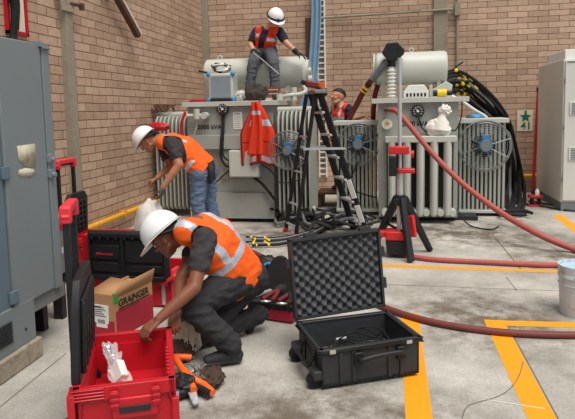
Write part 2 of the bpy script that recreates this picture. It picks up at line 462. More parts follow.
def strip(name, pts, w, m, z=0.0015, h=0.0):
    """flat painted or dirt strip on the floor along the points"""
    mb = MB(); pts = [V((p.x, p.y, 0)) for p in pts]
    L_ = []; R_ = []
    for i, p in enumerate(pts):
        t = (pts[min(i + 1, len(pts) - 1)] - pts[max(i - 1, 0)]).normalized(); nn = V((-t.y, t.x, 0))
        L_.append(p + nn * (w / 2)); R_.append(p - nn * (w / 2))
    n = len(pts)
    vs = [V((p.x, p.y, z)) for p in L_] + [V((p.x, p.y, z)) for p in R_]
    mb.add(vs, [(i, i + 1, n + i + 1, n + i) for i in range(n - 1)])
    return solo(name, mb, m, kind=S)
A0, A1 = G(483.7, 319.6), G(531.6, 419)
strip('floor_marking', [V((.785, 1.2, 0)), V((.785, 4.52, 0))], .148, M_YEL)
strip('floor_marking', [V((.86, 4.46, 0)), V((6, 4.70, 0))], .11, M_YEL, z=.0017)
strip('floor_marking', [V((.147, 1.2, 0)), V((.147, 4.6, 0))], .142, M_YEL)
yb0, yb1 = G(262, 261.5), G(556, 271.5)
strip('floor_marking', [yb0, yb1 + (yb1 - yb0) * .9], .10, M_YEL)
strip('floor_marking', [G(557, 215) , G(577, 230), G(600, 247)], .15, M_YEL)
for pp in ([G(488, 229), G(523, 271.8)], [G(502, 246), G(552, 247.2)], [G(386, 284.5), G(480, 288.2), G(560, 291)], [G(506, 277), G(517, 291)],
           [G(0, 407), G(66, 353.5)], [V((.868, 1.2, 0)), V((.868, 4.4, 0))], [G(428, 240), G(530, 243)], [G(268, 246), G(292, 243)], [G(552, 247), G(568, 258)]):
    strip('floor_joint', pp, .016 if pp[0].y > 6.5 else .009, M_JOINT, z=.001)
strip('floor_crack', spline([G(462, 419), G(467, 407), G(480, 402), G(497, 397), G(510, 389), G(519, 376), G(523, 362)], 8), .006, M_JOINT, z=.0024)
strip('floor_scratch', [G(487, 400), G(545, 409)], .006, M_WHITE, z=.0022)

for (x0, x1, y0, y1) in ((-.8, 2.4, 6.6, 9.0), (-.2, 1.6, 3.6, 5.6), (-2.6, .2, 6.0, 8.6), (-1.4, .8, 2.0, 3.6), (1.0, 3.2, 5.0, 8.0)):
    mb = MB().add([V((x0, y0, .0008)), V((x1, y0, .0008)), V((x1, y1, .0008)), V((x0, y1, .0008))], [(0, 1, 2, 3)])
    solo('floor_stain', mb, M_STAIN, kind=S)
# ------------------------------------------------------------------ things on the walls
rl = MB(); y0, y1 = PX(60, 240, XW + .07).y, YW - .35
zr = PX(111, 219, XW + .07).z
rl.cyl((XW + .07, y0, zr), (XW + .07, y1, zr), .035)
for y in (y0 + .3, y0 + 1.6, y0 + 2.9, y0 + 4.2): rl.b(XW + .002, XW + .1, y - .02, y + .02, zr - .05, zr + .05)
solo('pipe', rl, M_YPIPE, 'yellow pipe run low along the left brick wall', 'pipe')
rl = MB(); a = P(500, 176, YW - .06); bq = P(533, 177, YW - .06)
rl.cyl((a.x - .6, YW - .06, a.z), (bq.x + .35, YW - .06, a.z), .04)
for x in (a.x - .3, bq.x + .2): rl.b(x - .02, x + .02, YW - .11, YW - .002, a.z - .05, a.z + .05)
solo('pipe', rl, M_YPIPE, 'orange-yellow pipe low on the back wall beside the light cabinet', 'pipe')
mb = MB()
c0 = P(324, 18.2, YW - .04); c1 = P(453, 9.6, YW - .04)
c0.y = c1.y = YW - .085
mb.cyl(c0, c1, .022)
for t in (.1, .5, .75): q = c0.lerp(c1, t); mb.b(q.x - .015, q.x + .015, YW - .11, YW - .062, q.z - .035, q.z + .035)
solo('conduit', mb, M_CONC, 'thin horizontal conduit crossing the back wall beside the blue sheet', 'conduit')
c1 = c1 + V((.08, 0, 0))
mb = MB().cyl((c1.x, YW - .04, 6.8), (c1.x, YW - .04, 1.4), .022)
solo('conduit', mb, M_CONC, 'thin vertical conduit just right of the back concrete pillar', 'conduit')
solo('junction_box', MB().b(c1.x - .055, c1.x + .05, YW - .11, YW - .002, c1.z - .12, c1.z + .12), M_CONC, 'small grey junction box where the two wall conduits meet', 'box', bev=.005)
# cable ladder, brown channel, hanging sheet
lx = P(321.2, 36, YW - .06).x
mb = MB()
for dx in (-.07, .07): mb.b(lx + dx - .012, lx + dx + .012, YW - .1, YW - .002, .3, 6.9)
for k in range(60): mb.b(lx - .07, lx + .07, YW - .08, YW - .05, .35 + k * .11, .38 + k * .11)
solo('cable_ladder', mb, M_WHITE, 'white vertical cable ladder up the back wall beside a blue sheet', 'cable ladder')
mb = MB(); a = P(308.5, 18, YW - .03)
mb.b(a.x - .06, a.x + .05, YW - .06, YW - .002, .3, a.z, 0)
solo('channel', mb, M_BROWN, 'rusty brown vertical channel on back wall ending below the conduit', 'channel')
pts = [P(316, -20, 11.38), P(316.5, 10, 11.38), P(316, 30, 11.38), P(314.5, 55, 11.36), P(312, 80, 11.3), P(307, 100, 11.22), P(302, 112, 11.15)]
pts = spline(pts, 6)
mb = MB()
def shf(u, v):
    f = v * (len(pts) - 1); i = min(int(f), len(pts) - 2); p = pts[i].lerp(pts[i + 1], f - i)
    return p + V(((u - .5) * .2, -.025 * cos((u - .5) * 14) - .03, 0))
mb.grid(shf, 12, 40)
solo('plastic_sheet', mb, M_BLUESH, 'long pale blue plastic sheet hanging down the back wall', 'sheet', solid=.006)
a = P(311, 93, 11.02); 
sp0 = thing('sign_panel', 'small orange panel standing off the back wall in front of the blue sheet', 'panel', (a.x, 11.0, a.z))
part('plate', MB().b(a.x, a.x + .27, 11.0, 11.03, a.z - .02, a.z + .2), M_ORGP, sp0, bev=.004)
part('bracket', MB().b(a.x + .24, a.x + .27, 11.03, YW - .102, a.z + .05, a.z + .09), M_DKSTEEL, sp0)
# green sign 41
a = P(517.3, 110.5, YW - .01); b_ = P(532.4, 131, YW - .01)
sg = thing('wall_sign', 'cream wall sign with green star of arrows and number 41', 'sign', (a.x, YW - .01, b_.z))
part('sign_plate', MB().b(a.x, b_.x, YW - .012, YW, b_.z, a.z), M_CREAM, sg)
cx = (a.x + b_.x) / 2 + .01; cz = b_.z + (a.z - b_.z) * .68
mb = MB()
star = []
for k in range(10):
    r = .105 if k % 2 == 0 else .05
    t = pi / 2 + k * pi / 5; star.append((r * cos(t), r * sin(t)))
mb.prism(star, (cx, YW - .013, cz), (1, 0, 0), (0, 0, 1), .002)
mb.b(cx - .02, cx + .02, YW - .0155, YW - .013, cz + .06, cz + .12)
part('star', mb, M_GRNSIGN, sg)
mk('number', text_mesh('41', (cx - .085, YW - .0125, b_.z + .03), (1, 0, 0), (0, 0, 1), .16, bold=.02), M_GRNSIGN, sg)

# framed white board with a black cable above the switchgear
yy0, yy1 = PX(7, 20, XW + .03).y, PX(27, 20, XW + .03).y
zb = PX(26, 36.5, XW + .03).z
fb = thing('fuse_board', 'white board in a red frame on the left wall above the grey cabinet', 'board', (XW, yy0, zb))
part('panel', MB().b(XW, XW + .03, yy0 + .04, yy1 - .04, zb + .04, zb + 1.2), M_CREAM, fb)
mb = MB()
mb.b(XW, XW + .045, yy0, yy1, zb, zb + .03).b(XW, XW + .045, yy0, yy0 + .03, zb, zb + 1.25).b(XW, XW + .045, yy1 - .03, yy1, zb, zb + 1.25).b(XW, XW + .045, yy0, yy1, zb + 1.2, zb + 1.245)
part('frame', mb, M_RED, fb)
mb = MB(); Xc = XW + .09
mb.tube([PX(8, -12, Xc), PX(13.5, 4, Xc), PX(14.8, 20, Xc), PX(13.3, 35, Xc - .02), PX(13, 40, Xc - .02)], .036)
mb.tube([PX(16, -12, Xc), PX(18, 5, Xc), PX(17.5, 22, Xc), PX(17, 30, Xc)], .02)
solo('wall_cable', mb, M_BLACK2, 'thick black cable hanging over the white board in red frame', 'cable')
# rusty bracket on the concrete pillar, batten
bp = PX(68, 5, XW + .08)
br = thing('wall_bracket', 'rusty steel bracket at the top of the left concrete pillar', 'bracket', (bp.x, bp.y, bp.z))
part('plate', MB().b(bp.x, bp.x + .02, bp.y - .16, bp.y + .1, bp.z - .08, bp.z + .25), M_OLDC, br, bev=.004)
part('arm', MB().cyl((bp.x, bp.y, bp.z + .02), (bp.x + .06, bp.y + .2, bp.z + .03), .02).b(bp.x + .04, bp.x + .08, bp.y + .17, bp.y + .23, bp.z - .03, bp.z + .05), M_BROWN, br)
q1 = PX(138, 35.5, XW + .12); q0 = PX(118.5, 0, XW + .12); q0 = q0 + (q0 - q1) * .9
bt = thing('batten', 'dark brown angled batten fixed high on the left brick wall', 'batten', q1)
mb = MB().bar(q0, q1, .085, .08, up=(1, 0, 0))
part('bar', mb, M_BROWN, bt)
part('lit_edge', MB().bar(q0 + V((.045, .035, .015)), q1 + V((.045, .035, .015)), .03, .016, up=(1, 0, 0)), M_CREAM, bt, label='pale strip painted as the lit edge')  # light catching the bar's right edge, put in as a cream strip
part('fixing', MB().b(XW + .002, q0.x + .06, q0.lerp(q1, .35).y - .04, q0.lerp(q1, .35).y + .04, q0.lerp(q1, .35).z - .03, q0.lerp(q1, .35).z + .03), M_DKSTEEL, bt)

# ================================================================== SWITCHGEAR ON THE LEFT
XC = -2.4
sw = thing('switchgear_cabinet', 'tall grey switchgear cabinet with torn paper on its door, left of the toolboxes', 'cabinet', (-2.8, 2.9, 0))
ytop = 3.80; zt = PX(47, 43, XC).z; yl = PX(7.5, 218, XC).y
part('body', MB().b(-3.25, XC - .02, 1.2, PX(56, 200, XC).y, .40, zt - .01), M_CAB, sw, bev=.006)
part('side_panel', MB().b(XC - .02, XC - .004, 1.2, yl - .012, .42, zt - .01), M_CAB2, sw, bev=.003, label='blue-grey side panel')
yd = PX(47.5, 180, XC).y
dr = part('door', MB().b(XC - .02, XC + .008, yl, yd - .006, .41, zt - .02), M_CAB, sw, bev=.004)
mb = MB()
ye = PX(55, 180, XC).y
mb.b(XC - .02, XC + .012, yd + .006, ye, .40, zt - .005).b(XC - .02, XC + .03, yd - .02, ye, zt - .05, zt - .035).b(XC - .02, XC + .03, yd - .02, yd - .005, zt - .05, zt - .0)
part('frame_post', mb, M_CAB, sw, bev=.003)
for zz in (PX(49, 158, XC).z, PX(50, 173, XC).z):
    mb = MB().b(XC, XC + .03, yd - .005, yd + .045, zz - .03, zz + .03); mb.cyl((XC, yd + .03, zz - .01), (XC + .05, yd + .03, zz - .01), .018)
    part('latch', mb, M_CAB, dr, bev=.003)
for zz in (PX(5, 171, XC).z, .5): part('hinge', MB().b(XC, XC + .022, yl - .04, yl + .03, zz - .05, zz + .03), M_CAB2, dr, bev=.003)
mb = MB(); pz = [(17, 146), (35, 143.5), (36, 166), (29, 167.5), (24, 166), (18.5, 160)]
pq = [PX(x, y, XC + .01) for x, y in pz]; mb.add(pq, [tuple(range(len(pq)))])
pz = [(19, 170), (26, 167.8), (33, 169), (36.3, 172.5), (31, 177), (21, 177), (18.3, 174)]
pq = [PX(x, y, XC + .01) for x, y in pz]; mb.add(pq, [tuple(range(len(pq)))])
part('torn_paper', mb, M_PAPER, dr, solid=.002, label='torn remains of a paper notice')
part('skid_beam', MB().b(-3.2, XC - .02, 3.44, PX(67, 284, XC).y, .30, .40), M_PLIN, sw, bev=.003)
ped = part('pedestal', MB().b(-3.2, XC + .01, 1.2, 3.44, .14, .425), M_CAB, sw, bev=.004)
mb = MB()
for k in range(9):
    a = PX(0, 328 + k * 2.6, XC + .012); mb.b(XC + .01, XC + .02, 2.0, PX(10.5, 330, XC).y, a.z - .003, a.z + .001)
mb.cyl((XC + .01, PX(24.5, 329, XC).y, PX(24.5, 329, XC).z), (XC + .014, PX(24.5, 329, XC).y, PX(24.5, 329, XC).z), .01)
part('vent', mb, M_DKSTEEL, ped)
part('plinth', MB().b(-3.2, XC + .035, 1.2, 3.47, 0, .14), M_OLDC, sw, bev=.012, label='chipped concrete plinth')
# smaller box behind it on legs
lb = thing('equipment_box', 'low light grey box on dark legs beyond the switchgear, red label on side', 'box', (-2.85, 4.0, 0))
yb_ = PX(66, 250, -2.60).y + .02
part('body', MB().b(-3.1, -2.60, 3.87, yb_, .38, PX(60, 213, -2.60).z), M_PLIN, lb, bev=.004)
a = PX(57.5, 229, -2.598); b2 = PX(65, 229, -2.598)
part('red_label', MB().b(-2.60, -2.596, a.y, b2.y - .004, a.z - .02, a.z + .035), M_RED, lb)
a = PX(57, 216.5, -2.598); b2 = PX(62, 216.5, -2.598)
part('white_label', MB().b(-2.60, -2.596, a.y, b2.y, a.z - .01, a.z + .015).b(-2.60, -2.596, b2.y - .03, b2.y - .015, a.z - .31, a.z - .26), M_LABEL, lb)
for y in (3.9, yb_ - .06):
    for x in (-3.05, -2.66): part('leg', MB().b(x - .04, x + .04, y - .03, y + .03, 0, .38), M_DKSTEEL, lb)

# ================================================================== LIGHT CABINET ON THE RIGHT
XR, YF, YB = 2.6, 9.42, 10.95
rc = thing('electrical_cabinet', 'tall light grey electrical cabinet with two vent grilles at right edge', 'cabinet', (3.2, 10.1, 0))
ztc = P(565, 58, YF).z
part('plinth', MB().b(XR + .01, 4.2, YF + .01, YB - .01, 0, .14), M_PLIN, rc, bev=.004)
part('body', MB().b(XR, 4.2, YF + .02, YB, .14, ztc - .02), M_CABL, rc, bev=.008)
dr = part('door', MB().b(XR + .02, 3.6, YF - .01, YF + .02, .17, ztc - .04), M_CABL, rc, bev=.006)
for (x0, y0, x1, y1) in ((569.5, 102, 590, 114.5), (568.5, 147, 590, 160.5)):
    a = P(x0, y0, YF - .01); c = P(x1, y1, YF - .01)
    mb = MB().b(a.x, c.x, YF - .025, YF - .01, c.z, a.z)
    g = part('vent_grille', mb, M_CABL, rc, bev=.004)
    mb = MB()
    for k in range(7):
        z = c.z + (a.z - c.z) * (k + 1) / 8.; mb.b(a.x + .03, c.x - .03, YF - .03, YF - .025, z - .006, z + .006)
    part('slot', mb, M_PLIN, g)
a = P(567.5, 59, YF - .012)
part('badge', MB().b(a.x, a.x + .12, YF - .014, YF - .01, ztc - .075, ztc - .05), M_PLIN, rc)
part('roof_unit', MB().b(XR + .05, 4.1, YF + .15, YB - .4, ztc - .02, ztc + .14), M_WHITE, rc, bev=.01, label='white roof unit')
for z in (.5, 1.3, 2.0): part('hinge', MB().cyl((XR + .012, YF - .016, z - .04), (XR + .012, YF - .016, z + .04), .012), M_PLIN, dr)

# ================================================================== TRANSFORMERS
def fan_parts(rad, cx, cz, r, yf, cage=.13):
    mb = MB()
    mb.ring((cx, yf - .02, cz), (0, 1, 0), r, .012, 40, 6); mb.ring((cx, yf - cage + .03, cz), (0, 1, 0), r, .008, 40, 6)
    for k in range(1, 9): mb.ring((cx, yf - cage, cz), (0, 1, 0), r * (.2 + .8 * k / 9.), .0035, 36, 4)
    for k in range(8):
        a = 2 * pi * k / 8 + .3; d = V((cos(a), 0, sin(a)))
        c = V((cx, yf - cage - .004, cz)); mb.tube([c + d * .07, c + d * r * .97 , c + d * r + V((0, cage - .02, 0))], .006, 5, smoothpath=False)
    part('fan_guard', mb, M_WIRE, rad)
    mb = MB().cyl((cx, yf - cage - .05, cz), (cx, yf - .02, cz), r * .25, n=20).b(cx - .05, cx + .05, yf - cage - .03, yf - .04, cz + r * .2, cz + r * .42)
    part('fan_motor', mb, M_MOTOR, rad, bev=.006)
    part('motor_cap', MB().cyl((cx, yf - cage - .065, cz), (cx, yf - cage - .05, cz), r * .2, n=20), M_PLIN, rad)
    mb = MB()
    for k in range(5):
        a = 2 * pi * k / 5; R = Matrix.Rotation(a, 4, 'Y')
        T = Matrix.Translation((cx, yf - .06, cz)) @ R @ Matrix.Rotation(.5, 4, 'Z')
        mb.add([T @ V(p) for p in ((.03, 0, -.04), (r * .9, 0, -.09), (r * .9, 0, .09), (.03, 0, .05))], [(0, 1, 2, 3)])
    part('fan_blade', mb, M_DKSTEEL, rad, solid=.006)

def radiator(root, x0, x1, yf, yb, z0, z1, n, fan=None, flat=True, m=M_FIN):
    mb = MB(); p = (x1 - x0) / n
    for k in range(n):
        x = x0 + p * (k + .5); w = p * (.3 if flat else .2)
        yy = yf + .05
        if flat: mb.b(x - w, x + w, yf, yb, z0 + .05, z1 - .05)
        else:
            prof = [(yf + .10, z1 - .02), (yf + .03, z1 - .09), (yf, z1 - .22), (yf, z0 + .06), (yf + .06, z0), (yb, z0), (yb, z1 - .02)]
            mb.prism(prof, (x + w, 0, 0), (0, 1, 0), (0, 0, 1), -2 * w)
    r = part('radiator', mb, m, root, bev=.006)
    if flat:
        hs = [MB().b(x0 - .03, x1 + .03, yf - .05, yb + .02, z1 - .07, z1), MB().b(x0 - .02, x1 + .02, yf - .02, yb, z0, z0 + .05)]
    else:
        hs = [MB().cyl((x0 - .02, yf + .25, z1 - .01), (x1 + .02, yf + .25, z1 - .01), .055), MB().cyl((x0 - .02, yf + .25, z0 + .03), (x1 + .02, yf + .25, z0 + .03), .05)]
    for mb in hs: part('header', mb, M_TANKW if flat else m, r, bev=.008)
    if fan: fan_parts(r, fan[0], fan[1], fan[2], yf - .03)
    return r

def gauge(root, x, z, y, r=.09):
    g = part('gauge', MB().lathe([(r * .9, 0), (r, .015), (r, .045), (r * .86, .05)], (x, y, z), (0, -1, 0), 24), M_BLACK, root)
    part('dial', MB().cyl((x, y - .05, z), (x, y - .052, z), r * .8, n=24), M_FACE, g)
    mb = MB()
    for k in range(9):
        a = radians(-40 + k * 32.5); d = V((cos(a), 0, sin(a))); e = V((-sin(a), 0, cos(a)))
        mb.bar(V((x, y - .054, z)) + d * r * .56, V((x, y - .054, z)) + d * r * .74, .008, .003, up=(0, 1, 0))
    mb.bar(V((x, y - .055, z)), V((x - .03, y - .055, z + .035)), .007, .003, up=(0, 1, 0))
    mb.cyl((x, y - .052, z), (x, y - .058, z), .018, n=12)
    part('pointer', mb, M_LABEL, g)
    return g

# ---- left transformer
t1 = thing('transformer', 'left grey oil transformer with orange vest hanging on its front', 'transformer', (-2.3, 9.0, 0), 'oil transformers along the back wall')
Yf = 8.25; tx0, tx1 = -2.98, -1.68
part('tank', MB().b(tx0, tx1, Yf, 9.9, .06, 1.73), M_TANK, t1, bev=.006)
part('skid', MB().b(tx0 + .03, tx1 - .03, Yf + .06, 9.85, 0, .06), M_DKSTEEL, t1)
part('top_plate', MB().b(tx0 - .06, tx1 + .06, Yf - .07, 9.95, 1.73, 1.80), M_TANKW, t1, bev=.004)
mb = MB().b(tx0, tx1, Yf - .05, Yf, .06, .45).b(tx0, tx1, Yf - .02, Yf, .45, .66).b(tx0 + .02, tx1, Yf - .09, Yf, 1.10, 1.31).b(tx0 + .5, tx0 + .62, Yf - .06, Yf, .66, 1.10)
part('stiffener', mb, M_TANK, t1, bev=.006)
gauge(t1, -2.42, 1.69, Yf - .02)
mk('lettering', text_mesh('2000 kVA', (-2.83, Yf - .001, 1.395), (1, 0, 0), (0, 0, 1), .37, bold=.03), M_INK, t1)
part('gauge_lead', MB().tube([(-2.43, Yf - .04, 1.6), (-2.435, Yf - .05, 1.45), (-2.44, Yf - .11, 1.25), (-2.45, Yf - .12, 1.0), (-2.38, Yf - .12, .86), (-2.3, Yf - .12, .85)], .018), M_BLACK2, t1)
mb = MB().tube([(-2.41, Yf - .04, 1.6), (-2.41, Yf - .07, 1.4), (-2.42, Yf - .115, 1.15), (-2.42, Yf - .12, 1.02), (-2.36, Yf - .12, .95), (-2.3, Yf - .12, .94)], .014)
part('gauge_lead', mb, M_BLACK2, t1)
a = P(233, 112, Yf); c = P(242.5, 129, Yf)
pl = part('name_plate', MB().b(a.x, c.x, Yf - .006, Yf, c.z, a.z), M_LABEL, t1)
mb = MB()
for k in range(7): mb.b(a.x + .015, c.x - .02, Yf - .008, Yf - .006, c.z + .025 + k * .03, c.z + .031 + k * .03)
mb.b(a.x + .02, c.x - .03, Yf - .008, Yf - .006, a.z - .03, a.z - .018)
part('plate_print', mb, M_GREYPL, pl)
a = P(243.5, 110, Yf); c = P(262, 130, Yf)
part('name_plate', MB().b(a.x, c.x, Yf - .006, Yf, c.z, a.z), M_GREYPL, t1, label='dull metal rating plate')
cb = part('control_box', MB().b(-2.3, -1.86, Yf - .24, Yf, .70, 1.09), M_TANKW, t1, bev=.008)
part('box_door', MB().b(-2.285, -1.875, Yf - .25, Yf - .24, .715, 1.075), M_TANKW, cb, bev=.004)
for pts_, r_ in (([(-2.3, Yf - .1, .82), (-2.42, Yf - .1, .72), (-2.6, Yf - .06, .58), (-2.75, Yf - .04, .55)], .01), ([(-2.0, Yf - .1, .70), (-1.85, Yf - .12, .6), (-1.68, Yf - .14, .4), (-1.6, Yf - .16, .3)], .022),
                 ([(-1.86, Yf - .1, .88), (-1.7, Yf - .13, .78), (-1.5, Yf - .5, .66), (-1.2, Yf - .5, .7)], .008)):
    part('control_cable', MB().tube(pts_, r_), M_BLACK2, t1)
cn = part('conservator', MB().lathe([(.22, 0), (.25, .03), (.25, 1.64), (.22, 1.67)], (-2.98, 9.25, 2.26), (1, 0, 0), 32), M_TANKW, t1)
mb = MB().cyl((-1.31, 9.25, 2.26), (-1.27, 9.25, 2.26), .19, n=24).cyl((-1.27, 9.2, 2.14), (-1.22, 9.2, 2.14), .06, n=12).cyl((-1.27, 9.2, 2.27), (-1.23, 9.2, 2.27), .05, n=12)
part('end_cover', mb, M_TANKW, cn)
for x in (-2.75, -1.85): part('lifting_lug', MB().ring((x, 9.25, 2.53), (0, 1, 0), .035, .014, 16, 6), M_TANKW, cn)
for x in (-2.72, -1.6): part('support', MB().b(x - .04, x + .04, 9.1, 9.4, 1.8, 2.05), M_TANKW, t1)
part('oil_pipe', MB().tube([(-1.35, 9.1, 2.03), (-1.3, 9.0, 1.95), (-1.35, 8.8, 1.9), (-1.5, 8.7, 1.88), (-1.7, 8.7, 1.84)], .03).cyl((-1.45, 8.75, 1.8), (-1.45, 8.75, 2.0), .05).cyl((-1.62, 8.5, 1.8), (-1.62, 8.5, 1.9), .05), M_TANKW, t1)
mb = MB().cyl((-2.97, Yf - .09, 1.6), (-2.66, Yf - .09, 1.6), .03).cyl((-2.8, Yf - .12, 1.55), (-2.8, Yf - .12, 1.7), .045).cyl((-2.68, Yf - .16, 1.6), (-2.68, Yf, 1.6), .05).tube([(-2.8, Yf - .1, 1.56), (-2.83, Yf - .1, 1.4), (-2.9, Yf - .1, 1.2)], .008)
part('drain_valve', mb, M_TANKW, t1)
part('red_lead', MB().tube([(-2.97, Yf - .12, 1.66), (-3.03, Yf - .14, 1.5), (-3.04, Yf - .12, 1.3), (-3.02, Yf - .12, 1.15)], .022), M_RED, t1)
radiator(t1, -3.66, -3.06, 8.55, 9.4, .12, 1.62, 9, None, flat=False)
radiator(t1, -1.60, -1.10, 8.05, 8.9, .16, 1.66, 8, (-1.41, 1.09, .27), flat=False)

# ---- right transformer
t2 = thing('transformer', 'right grey oil transformer with two round fans and black cables', 'transformer', (.4, 9.2, 0), 'oil transformers along the back wall')
Yg = 8.47; ux0, ux1 = -.17, .95
part('tank', MB().b(ux0, ux1, Yg, 10.0, .06, 1.72), M_TANK, t2, bev=.006)
part('skid', MB().b(ux0 + .02, ux1 + .3, Yg + .1, 9.95, 0, .06), M_DKSTEEL, t2)
part('top_plate', MB().b(ux0 - .09, ux1 + .14, Yg - .08, 10.05, 1.72, 1.79), M_TANKW, t2, bev=.004)
gauge(t2, .39, 1.60, Yg - .02)
mk('lettering', text_mesh('2000 kVA', (.17, Yg - .001, 1.385), (1, 0, 0), (0, 0, 1), .375, bold=.03), M_INK, t2)
mb = MB().b(ux0 + .1, ux1 - .04, Yg - .22, Yg, 1.16, 1.25)
part('fin_shelf', mb, M_TANKW, t2, bev=.012)
for px in (392, 407, 420.5, 434, 447.5):
    x = P(px, 180, Yg - .15).x
    mb = MB().lathe([(.035, .10), (.058, .13), (.058, 1.12), (.058, 1.2)], (x, Yg - .15, 0), (0, 0, 1), 16, sy=1.3)
    part('cooling_fin', mb, M_TANKW, t2)
mb = MB()
for px in (385, 399, 413, 426, 440, 452):
    x = P(px, 210, Yg - .1).x; mb.lathe([(.045, 0), (.05, .03), (.05, .2)], (x, Yg - .22, .16), (0, 1, 0), 12)
mb.b(ux0 + .1, ux1 - .04, Yg - .12, Yg, .13, .19)
part('bottom_header', mb, M_TANKW, t2)
part('fin_shade', MB().b(ux0 + .12, ux1 - .06, Yg - .006, Yg, .2, 1.15), M_DKSTEEL, t2, label='dark sheet painted as shade behind the cooling tubes')  # thin dark sheet on the tank front, painted shade between the tubes
fl_ = P(387, 124, Yg)
g = part('flange', MB().cyl((fl_.x, Yg - .05, fl_.z), (fl_.x, Yg, fl_.z), .075, n=24), M_WHITE, t2)
part('yellow_tag', MB().b(fl_.x - .03, fl_.x + .02, Yg - .056, Yg - .05, fl_.z - .02, fl_.z + .03).b(fl_.x + .0, fl_.x + .05, Yg - .056, Yg - .05, fl_.z + .0, fl_.z + .015), M_YELTAPE, g)
vv = P(388, 109, Yg)
part('filling_valve', MB().cyl((vv.x - .02, Yg - .12, vv.z), (vv.x - .02, Yg, vv.z), .035).cyl((vv.x - .05, Yg - .12, vv.z), (vv.x + .1, Yg - .12, vv.z - .02), .03), M_BROWN, t2)
cn = part('conservator', MB().lathe([(.22, 0), (.25, .03), (.255, 1.04), (.23, 1.08)], (-.22, 9.3, 2.26), (1, 0, 0), 32), M_TANKW, t2)
part('end_cover', MB().lathe([(.25, 0), (.25, .02), (.2, .03)], (-.25, 9.3, 2.26), (1, 0, 0), 32), M_TANKW, cn)
part('lifting_lug', MB().ring((.33, 9.3, 2.54), (0, 1, 0), .03, .012, 16, 6), M_TANKW, cn)
for x in (-.1, .74): part('support', MB().b(x - .03, x + .03, 9.15, 9.45, 1.79, 2.06), M_TANKW, t2)
bu = P(391.5, 97, 8.95)
prof = [(.05, 0)]
for k in range(8): prof += [(.045, .02 + k * .055), (.078, .04 + k * .055), (.045, .06 + k * .055)]
prof += [(.04, .5)]
part('bushing', MB().lathe(prof, (bu.x, 8.95, 1.79), (0, 0, 1), 20), M_PORC, t2, label='white ribbed porcelain bushing')
a = P(403.5, 97, 8.8); c = P(428, 86, 8.8)
mb = MB().prism([(0, 0), (c.x - a.x, 0), (c.x - a.x, .1), (c.x - a.x - .07, .19), (.07, .19), (0, .1)], (a.x, 9.0, 1.79), (1, 0, 0), (0, 0, 1), .35)
tb = part('terminal_cover', mb, M_PORC, t2, bev=.01)
mb = MB()
for k in range(6): x = a.x + .05 + k * (c.x - a.x - .1) / 5; mb.b(x - .014, x + .014, 8.643, 8.65, 1.81, 1.86)
part('slot', mb, M_INK, tb)
for dx in (-.06, c.x - a.x + .02): part('post', MB().b(a.x + dx, a.x + dx + .04, 8.7, 8.74, 1.79, 1.98), M_TANKW, t2)
hx = P(437, 90, 9.2).x
part('cable_box', MB().prism([(0, 0), (.26, 0), (.3, .18), (.2, .24), (.1, .17), (0, .12)], (hx - .1, 9.35, 1.79), (1, 0, 0), (0, 0, 1), .5), M_TANKW, t2, bev=.01)
sp_ = P(441, 117, Yg)
part('name_plate', MB().b(sp_.x - .12, sp_.x + .12, Yg - .006, Yg, sp_.z - .1, sp_.z + .13), M_GREYPL, t2)
part('gauge_lead', MB().tube([(.40, Yg - .04, 1.5), (.45, Yg - .05, 1.36), (.55, Yg - .06, 1.28), (.62, Yg - .08, 1.27)], .01), M_BLACK2, t2)
part('gauge_lead', MB().tube([(.8, Yg - .05, 1.36), (.9, Yg - .1, 1.32), (.98, Yg - .1, 1.5), (.99, Yg - .1, 1.72)], .009), M_BLACK2, t2)
radiator(t2, -.84, -.2, 8.92, 9.5, .05, 1.47, 10, (-.48, 1.11, .32))
radiator(t2, 1.01, 1.69, 8.92, 9.5, .05, 1.47, 11, (1.37, 1.07, .37))
part('fan_lead', MB().tube([(-.48, 8.75, .85), (-.62, 8.8, .5), (-.5, 8.8, .38), (-.2, 8.75, .3)], .012), M_BLACK2, t2)
part('fan_lead', MB().tube([(1.0, 8.8, .75), (.93, 8.6, .3), (1.05, 8.2, .03), (1.3, 7.9, .012), (1.45, 8.1, .012)], .01), M_BLACK2, t2)

